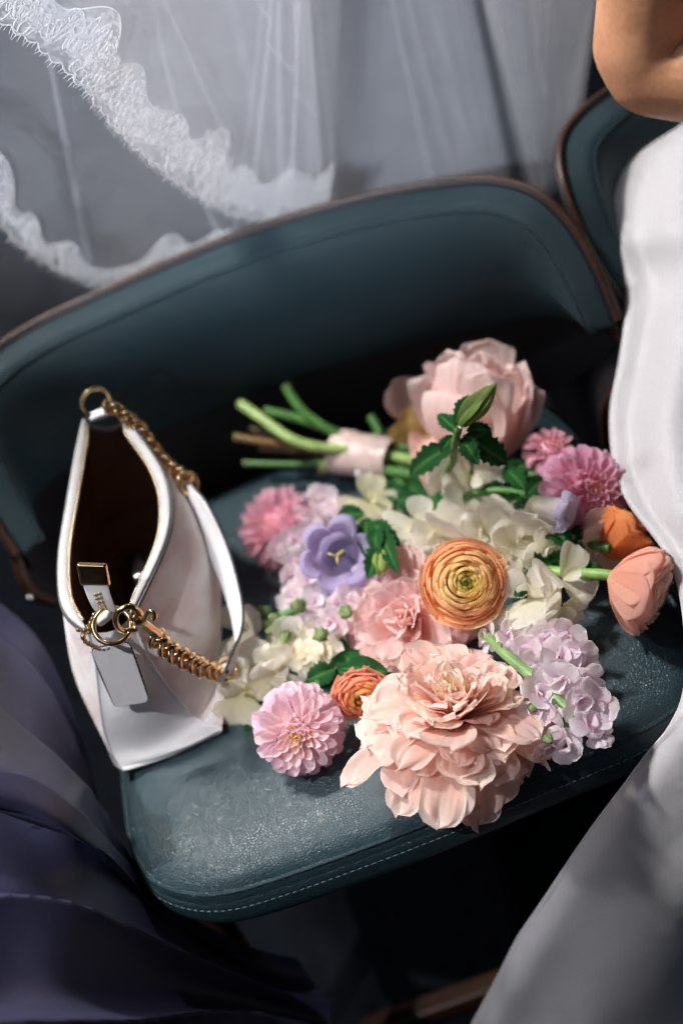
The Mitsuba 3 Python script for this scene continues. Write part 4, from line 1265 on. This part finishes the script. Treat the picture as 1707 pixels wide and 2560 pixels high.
# loose petals and dry sepals beside it
F = frame((-0.1230, 0.2901, 0.9087))
P, Tt, Ss = petal(.050, .042, 60, 95, cup=.35, ruf=.08, jag=.04, seed=33, nu=18, nv=15)
put_petal(pc, setp(P, 2.2, .004, 0, F, (0.1076, 0.3769, 0.5050)), tint(Tt, Ss, S(236, 196, 184), S(242, 216, 210), 1, .04, 3))
for i, (b_, e_) in enumerate(((((0.0925, 0.3545, 0.5000)), ((0.1035, 0.3867, 0.5250))), (((0.1014, 0.3460, 0.5000)), ((0.1185, 0.3733, 0.5200))), (((0.0841, 0.3583, 0.4980)), ((0.0892, 0.3867, 0.5100))))):
    leaf(bq, b_, e_, .026, .15, 40 + i, .5, .03, S(170, 140, 84), S(196, 168, 110), name='sepal')
for i, (b_, e_) in enumerate(((((0.1089, 0.3470, 0.5100)), ((0.0884, 0.3005, 0.5250))), (((0.1042, 0.3046, 0.5100)), ((0.0911, 0.2675, 0.5200))))):
    leaf(bq, b_, e_, .030, .18, 50 + i, .6, .02, S(232, 190, 176), S(238, 200, 188), name='petal')

# ranunculus
OR = [S(216, 208, 118), S(248, 226, 152), S(254, 222, 160), S(255, 212, 156), S(255, 203, 156), S(255, 202, 162)]
ranunculus(bq, 'open orange ranunculus with yellow heart facing up in the middle of the bouquet', (0.0929, 0.1362, 0.5380), (0.1238, -0.6664, 0.7423), .0385, OR, 3, nr=12)
CO = [S(220, 180, 90), S(246, 196, 120), S(248, 176, 124), S(250, 186, 156), S(250, 192, 170)]
ranunculus(bq, 'coral ranunculus tucked between the pale dahlia and the large peony', (-0.0187, 0.0977, 0.4950), (-0.0016, -0.8779, 0.2360), .0270, CO, 8, nr=10, roll=1.0)
ranunculus(bq, 'deep orange ranunculus behind the right dahlia, beside the white dress', (0.2406, 0.1692, 0.4960), (0.7374, 0.2617, 0.2777), .0280, [S(240, 176, 110), S(248, 180, 116), S(250, 184, 122), S(246, 172, 112)], 12, nr=9, openness=.1, roll=.3, green=False, depth=1.25, foot=.2)
ranunculus(bq, 'peach ranunculus on a long stem at the right, seen from behind', (0.2321, 0.0910, 0.4960), (0.6530, -0.5153, -0.2940), .0385, [S(250, 214, 190), S(252, 212, 192), S(252, 214, 198), S(252, 208, 192)], 15, nr=10, openness=-.5, roll=.7, green=False, depth=1.0, foot=.10)
for i in range(5):
    a_ = i * 1.26
    bb = np.array((0.2189, 0.1008, 0.5060))
    leaf(bq, bb, bb + np.array((0.3329, -0.1420, -0.0389)) * .026 + np.array([0, math.cos(a_), math.sin(a_)]) * .012, .009, .1, 70 + i, .3, .05, GREEN_M, GREEN_L, name='sepal')

# dahlias
dahlia(bq, 'pale pink round dahlia lying at the front of the seat beside the bag', (-0.0769, 0.0830, 0.5000), (-0.0236, -0.7673, 0.6203), .0425, (S(244, 222, 160), S(236, 190, 210), S(246, 218, 230), S(252, 236, 242)), 4, n=160, thmax=128, heart=(S(226, 190, 120), .03), spiky=.15)
dahlia(bq, 'deeper pink dahlia at the left of the bouquet by the bag', (-0.0523, 0.3232, 0.4960), (-0.1525, -0.4778, 0.8252), .0450, (S(242, 190, 168), S(232, 164, 192), S(246, 204, 220), S(250, 218, 230)), 6, n=130, thmax=130, spiky=.75, cupf=.85, Wf=.17)
dahlia(bq, 'lilac pink dahlia with loose petals at the right of the bouquet', (0.2175, 0.2066, 0.5140), (0.3776, -0.6490, 0.5884), .0455, (S(232, 160, 130), S(228, 156, 188), S(242, 198, 222), S(248, 214, 232)), 7, n=150, thmax=130, spiky=.3, cupf=.7, Wf=.26)
dahlia(bq, 'small blurred pink dahlia behind, between the tall peony and the right dahlia', (0.2045, 0.2603, 0.5220), (0.3206, -0.2012, 0.7789), .0275, (S(226, 160, 150), S(228, 164, 180), S(238, 190, 204), S(242, 200, 212)), 10, n=80, thmax=125, spiky=.5, cupf=.8)

# stock spikes
def stock(label, spots, stemline, base, tipc, seed):
    k = hold('stock_flower', bq, label)
    r_ = np.random.RandomState(seed)
    for i, (c_, rr) in enumerate(spots):
        j = r_.uniform(-1, 1, 3)
        vx = np.array((0.1124, -0.6493, 0.7617)) + .85 * j
        if label.endswith('right of the bouquet') and i in (2, 9, 15, 21):
            continue
        floret(k, c_, vx, rr * .86, base * (1 + .06 * j[0]), tipc, seed * 50 + i, n=8 + (i % 3))
    stem(k, stemline, .0038, S(96, 138, 80))
    return k


LIL = [(((-0.0053, 0.3271, 0.5050)), .0155), (((0.0050, 0.3047, 0.5080)), .0150), (((-0.0076, 0.2954, 0.5120)), .0150), (((-0.0384, 0.2863, 0.5100)), .0165), (((-0.0222, 0.2832, 0.5140)), .0150), (((-0.0534, 0.2896, 0.5000)), .0140),
       (((-0.0375, 0.2559, 0.5120)), .0160), (((-0.0535, 0.2492, 0.5060)), .0160), (((-0.0363, 0.2270, 0.5120)), .0155), (((-0.0543, 0.2252, 0.5020)), .0150), (((-0.0365, 0.2005, 0.5100)), .0160), (((-0.0196, 0.1924, 0.5120)), .0155),
       (((-0.0037, 0.1904, 0.5100)), .0155), (((0.0121, 0.2059, 0.5080)), .0150), (((-0.0266, 0.1794, 0.5040)), .0150), (((-0.0497, 0.1922, 0.5000)), .0140), (((0.0005, 0.1851, 0.5040)), .0140), (((-0.0239, 0.3173, 0.5050)), .0140)]
sk = stock('pale lilac stock spike round the violet bell', LIL, [(0.0217, 0.3089, 0.4900), (-0.0219, 0.2661, 0.4900), (-0.0546, 0.2136, 0.4980), (-0.0759, 0.2073, 0.5050)], S(240, 214, 228), S(250, 241, 244), 3)
BUDC = (S(92, 132, 78), S(176, 196, 138))
for b_, v_, L_, r_ in (((-0.0473, 0.1896, 0.5200), (0.0912, -0.1882, 0.8895), .017, .0080), ((-0.0365, 0.1616, 0.5160), (0.0841, -0.8063, 0.4503), .017, .0082), ((-0.0664, 0.1933, 0.5120), (-0.5564, -0.0188, 0.7698), .016, .0056), ((-0.0710, 0.1899, 0.5100), (-0.7245, -0.4225, 0.3559), .014, .0050), ((-0.0645, 0.1814, 0.5100), (-0.3234, -0.7254, 0.1383), .015, .0052), ((-0.0125, 0.1733, 0.5200), (0.3100, -0.7829, 0.3056), .018, .0068), ((-0.0755, 0.2060, 0.5100), (-0.4164, 0.3139, 0.8174), .014, .0050), ((-0.0745, 0.1976, 0.5080), (-0.8461, -0.1788, 0.4818), .013, .0046)):
    bud(sk, b_, v_, L_, r_, BUDC, int(1e5 * abs(b_[0])) % 900)
LIR = [(((0.0977, 0.1044, 0.5000)), .0165), (((0.1109, 0.0946, 0.5040)), .0170), (((0.1005, 0.0835, 0.5000)), .0160), (((0.1194, 0.0776, 0.5020)), .0165), (((0.1373, 0.0788, 0.5040)), .0185), (((0.1537, 0.0771, 0.5000)), .0185),
       (((0.1418, 0.0549, 0.5060)), .0190), (((0.1577, 0.0560, 0.5000)), .0170), (((0.1531, 0.0317, 0.5040)), .0195), (((0.1648, 0.0243, 0.4960)), .0180), (((0.1366, 0.0302, 0.5100)), .0190), (((0.1430, 0.0103, 0.5040)), .0190),
       (((0.1586, 0.0069, 0.4920)), .0175), (((0.1163, 0.0286, 0.5080)), .0180), (((0.1168, 0.0053, 0.5020)), .0180), (((0.1298, -0.0064, 0.4980)), .0185), (((0.1428, -0.0050, 0.4940)), .0165), (((0.1083, -0.0064, 0.4900)), .0165),
       (((0.1214, -0.0126, 0.4880)), .0160), (((0.1047, 0.0132, 0.5000)), .0160), (((0.1457, -0.0126, 0.4860)), .0140), (((0.1075, 0.0495, 0.5040)), .0160), (((0.1190, 0.0613, 0.5000)), .0150)]
sk2 = stock('pale lilac stock spike at the lower right of the bouquet', LIR, [(0.1014, 0.0971, 0.4900), (0.1153, 0.0522, 0.4960), (0.1272, 0.0118, 0.4940), (0.1205, -0.0135, 0.4850)], S(240, 215, 228), S(250, 241, 245), 5)
for b_, v_ in (((0.1091, -0.0106, 0.5060), (0.1345, -0.8189, 0.2851)), ((0.1117, 0.0212, 0.5040), (-0.5243, -0.6076, 0.4311))):
    bud(sk2, b_, v_, .012, .0044, BUDC, int(1e5 * abs(b_[0])) % 900)

# bells
bell(bq, 'open violet bell shaped flower facing the viewer', (-0.0020, 0.2135, 0.5420), (-0.0416, -0.7411, 0.6794), .0325, .042, (S(176, 160, 208), S(206, 193, 228)), 5, lobes=6, roll=.35)
bell(bq, 'pale half closed bell with lilac tips pointing right over the dahlia', (0.1948, 0.1674, 0.5380), (0.6955, -0.6084, -0.1045), .0170, .036, (S(226, 226, 190), S(206, 196, 226)), 8, lobes=5, roll=.2, inside=False)

# sweet peas and other cream flowers
SP = [((-0.1064, 0.2200, 0.4900), (-0.2098, -0.4876, 0.8205), .0245, 'cream sweet pea touching the bag strap, below the lilac stock'), ((-0.0949, 0.1747, 0.4920), (-0.1953, -0.7470, 0.5421), .0235, 'cream sweet pea below the strap end, left of the lilac buds'), ((-0.0676, 0.1776, 0.4940), (0.2130, -0.7604, 0.4862), .0235, 'creamy sweet pea under the green buds of the lilac stock'),
      ((-0.0449, 0.1761, 0.4900), (0.4996, -0.5303, 0.5561), .020, 'small creamy sweet pea between the lilac stock and the pink peony'), ((-0.1187, 0.1571, 0.4820), (-0.1985, -0.8580, 0.2773), .0215, 'yellowish sweet pea between bag and pale front dahlia'),
      ((0.1331, 0.2701, 0.5240), (-0.1093, -0.8751, 0.3966), .0290, 'ivory sweet pea below the tall pale peony'), ((0.0376, 0.2950, 0.5120), (0.1985, -0.5010, 0.7646), .0225, 'round cream flower just below the ribbon'), ((0.0739, 0.2374, 0.5200), (-0.1346, -0.5402, 0.7567), .0235, 'wavy cream sweet pea above the orange ranunculus, left one of the row'),
      ((0.0998, 0.2214, 0.5140), (0.1914, -0.6094, 0.6496), .0210, 'pale cream sweet pea directly above the orange ranunculus'), ((0.1234, 0.2034, 0.5160), (0.3024, -0.5964, 0.6522), .0230, 'pale cream sweet pea above and right of the orange ranunculus'), ((0.1514, 0.1829, 0.5160), (0.1199, -0.7407, 0.5168), .0260, 'cream sweet pea right end of the row, under the pale bell'),
      ((0.1364, 0.1200, 0.5120), (-0.1811, -0.5303, 0.7720), .0260, 'cream sweet pea right of the open orange ranunculus'), ((0.1681, 0.1291, 0.5080), (0.5354, -0.4647, 0.6225), .0260, 'cream sweet pea left of the peach ranunculus stem'), ((0.1603, 0.1085, 0.5000), (0.1491, -0.8972, 0.0535), .0200, 'creamy sweet pea petals hanging over the seat, left of the peach ranunculus'),
      ((0.2115, 0.1651, 0.4900), (0.4065, -0.5105, 0.5867), .0230, 'shaded white sweet pea behind the peach ranunculus stem'), ((0.1062, 0.2588, 0.5000), (0.1629, -0.3855, 0.7449), .0200, 'pale sweet pea in the shade under the ivory one'),
      ((0.0858, 0.2162, 0.5200), (-0.1201, -0.7996, 0.4783), .0230, 'cream sweet pea touching the top left rim of the open orange ranunculus'), ((0.1316, 0.1788, 0.5140), (0.0949, -0.8818, 0.3686), .0240, 'cream sweet pea touching the top right rim of the open orange ranunculus'),
      ((0.1656, 0.1666, 0.5080), (0.3169, -0.8558, 0.3738), .0220, 'pale cream sweet pea just right of the cream row, under the leaf'), ((-0.0848, 0.1614, 0.4860), (0.0483, -0.8719, 0.3839), .0210, 'creamy sweet pea directly above the pale front dahlia')]
for i, (c_, v_, r_, lb) in enumerate(SP):
    yel = i in (4, 6)
    sweet_pea(bq, lb, c_, v_, r_ * 1.08, 300 + i, S(232, 226, 182) if yel else S(240, 235, 205), S(248, 244, 222) if yel else S(250, 246, 238))

# small cream blossoms that fill the gaps
cf = hold('filler_flower', bq, 'small cream ruffled blossoms between the larger flowers')
for i, (c_, r_) in enumerate((((0.0509, 0.2541, 0.5080), .013), ((0.0572, 0.2218, 0.5100), .014), ((0.1324, 0.1625, 0.5020), .014), ((0.1265, 0.1828, 0.5080), .013), ((0.0566, 0.2851, 0.5020), .013), ((0.1284, 0.2330, 0.5100), .013), ((0.1469, 0.2117, 0.5120), .014), ((0.1699, 0.1934, 0.5100), .013), ((0.1862, 0.1564, 0.4960), .015), ((0.2001, 0.1618, 0.4940), .014), ((-0.0781, 0.1789, 0.4960), .014), ((-0.0564, 0.1598, 0.4940), .015), ((-0.0408, 0.1590, 0.4920), .014), ((0.1414, 0.1113, 0.4960), .015), ((0.1037, 0.1259, 0.4960), .014), ((0.1177, 0.1055, 0.5000), .014))):
    vv_ = np.array((0.1052, -0.6624, 0.7484)) + .7 * np.random.RandomState(900 + i).uniform(-1, 1, 3)
    floret(cf, c_, vv_, r_, S(238, 232, 198), S(249, 245, 232), 700 + i, n=7, name='blossom')
# buds and green leaves
stem(bq, [(0.1343, 0.2161, 0.6280), (0.1281, 0.2172, 0.6150), (0.1206, 0.2424, 0.5700), (0.1014, 0.2830, 0.5200)], .0032, SG2)
bd = bud(bq, (0.1348, 0.2158, 0.6300), (0.8557, 0.1315, 0.4932), .046, .0110, (S(92, 128, 58), S(166, 184, 116)), 21, n=4)
bud(bq, (0.0376, 0.2018, 0.5440), (-0.2507, -0.9259, -0.2297), .026, .0088, (S(140, 172, 88), S(190, 208, 128)), 22, n=3)
LV = [((0.1270, 0.2278, 0.6000), (0.0809, 0.2550, 0.5600), .022), ((0.1331, 0.2213, 0.6150), (0.1224, 0.2548, 0.6150), .013), ((0.1326, 0.2211, 0.6220), (0.1514, 0.2557, 0.6220), .014), ((0.1348, 0.2192, 0.6150), (0.1609, 0.2050, 0.5800), .024), ((0.1334, 0.2170, 0.6150), (0.1378, 0.1953, 0.6000), .016), ((0.1277, 0.2290, 0.6100), (0.1132, 0.2253, 0.6000), .012),
      ((0.1385, 0.2170, 0.6200), (0.1583, 0.2180, 0.6100), .014), ((0.0327, 0.2525, 0.5400), (0.0059, 0.2662, 0.5350), .018), ((0.0330, 0.2465, 0.5400), (0.0209, 0.2071, 0.5350), .017), ((0.0349, 0.2377, 0.5420), (0.0529, 0.2040, 0.5350), .018), ((0.0408, 0.2308, 0.5400), (0.0439, 0.1689, 0.5400), .017), ((0.0366, 0.2302, 0.5400), (0.0332, 0.1910, 0.5480), .016), ((0.0393, 0.2140, 0.5350), (0.0174, 0.1863, 0.5300), .02), ((0.0593, 0.2864, 0.5100), (0.0871, 0.2711, 0.5100), .016),
      ((0.0736, 0.3136, 0.5000), (0.0903, 0.2514, 0.5100), .018), ((0.1561, 0.2508, 0.5100), (0.1330, 0.2473, 0.5200), .014), ((0.1713, 0.2260, 0.5200), (0.1625, 0.2638, 0.5200), .016), ((0.1676, 0.2170, 0.5250), (0.1939, 0.2340, 0.5200), .016), ((0.1695, 0.2102, 0.5250), (0.1634, 0.1748, 0.5300), .013), ((0.1737, 0.1959, 0.5200), (0.1874, 0.1489, 0.5100), .022), ((0.1663, 0.2230, 0.5200), (0.1401, 0.2243, 0.5100), .018),
      ((0.1922, 0.1897, 0.5050), (0.1896, 0.1472, 0.5050), .018), ((0.0075, 0.1054, 0.5020), (-0.0296, 0.1295, 0.5000), .022), ((-0.0224, 0.1600, 0.4800), (-0.0352, 0.1766, 0.4800), .018), ((-0.0079, 0.1530, 0.4800), (-0.0520, 0.1336, 0.4800), .026), ((0.1301, 0.1721, 0.5000), (0.1582, 0.1737, 0.5000), .016), ((0.0836, 0.3018, 0.5000), (0.0520, 0.2713, 0.5050), .02), ((0.0943, 0.2774, 0.5000), (0.0556, 0.2516, 0.5050), .024), ((0.1379, 0.2534, 0.5000), (0.1565, 0.2197, 0.5000), .024),
      ((-0.0354, 0.1398, 0.4900), (-0.0629, 0.1378, 0.4900), .020), ((-0.0244, 0.1512, 0.4920), (-0.0180, 0.1187, 0.4900), .020), ((0.1421, 0.1603, 0.5060), (0.1668, 0.1514, 0.5040), .018), ((0.0686, 0.2812, 0.5100), (0.0532, 0.3132, 0.5100), .018), ((0.1197, 0.1737, 0.5040), (0.1345, 0.1448, 0.5040), .018),
      ((0.0794, 0.2120, 0.5080), (0.0530, 0.2065, 0.5060), .018), ((0.1870, 0.1425, 0.5000), (0.2008, 0.1215, 0.4980), .016), ((0.1553, 0.2570, 0.5160), (0.1862, 0.2638, 0.5160), .018), ((0.0899, 0.2754, 0.5160), (0.0997, 0.2344, 0.5160), .018), ((0.1809, 0.1670, 0.5060), (0.1947, 0.1401, 0.5040), .018), ((0.0873, 0.0748, 0.4900), (0.1039, 0.0436, 0.4900), .018), ((-0.1209, 0.1251, 0.4760), (-0.1264, 0.1189, 0.4800), .007), ((0.1391, 0.1227, 0.5200), (0.1266, 0.1189, 0.5200), .010), ((0.1620, 0.1609, 0.5000), (0.1885, 0.1471, 0.5000), .016)]
for i, (b_, e_, w_) in enumerate(LV):
    leaf(bq, b_, e_, w_, .10, 500 + i * 7, .35, .12 if i not in (22, 23, 24) else .0)
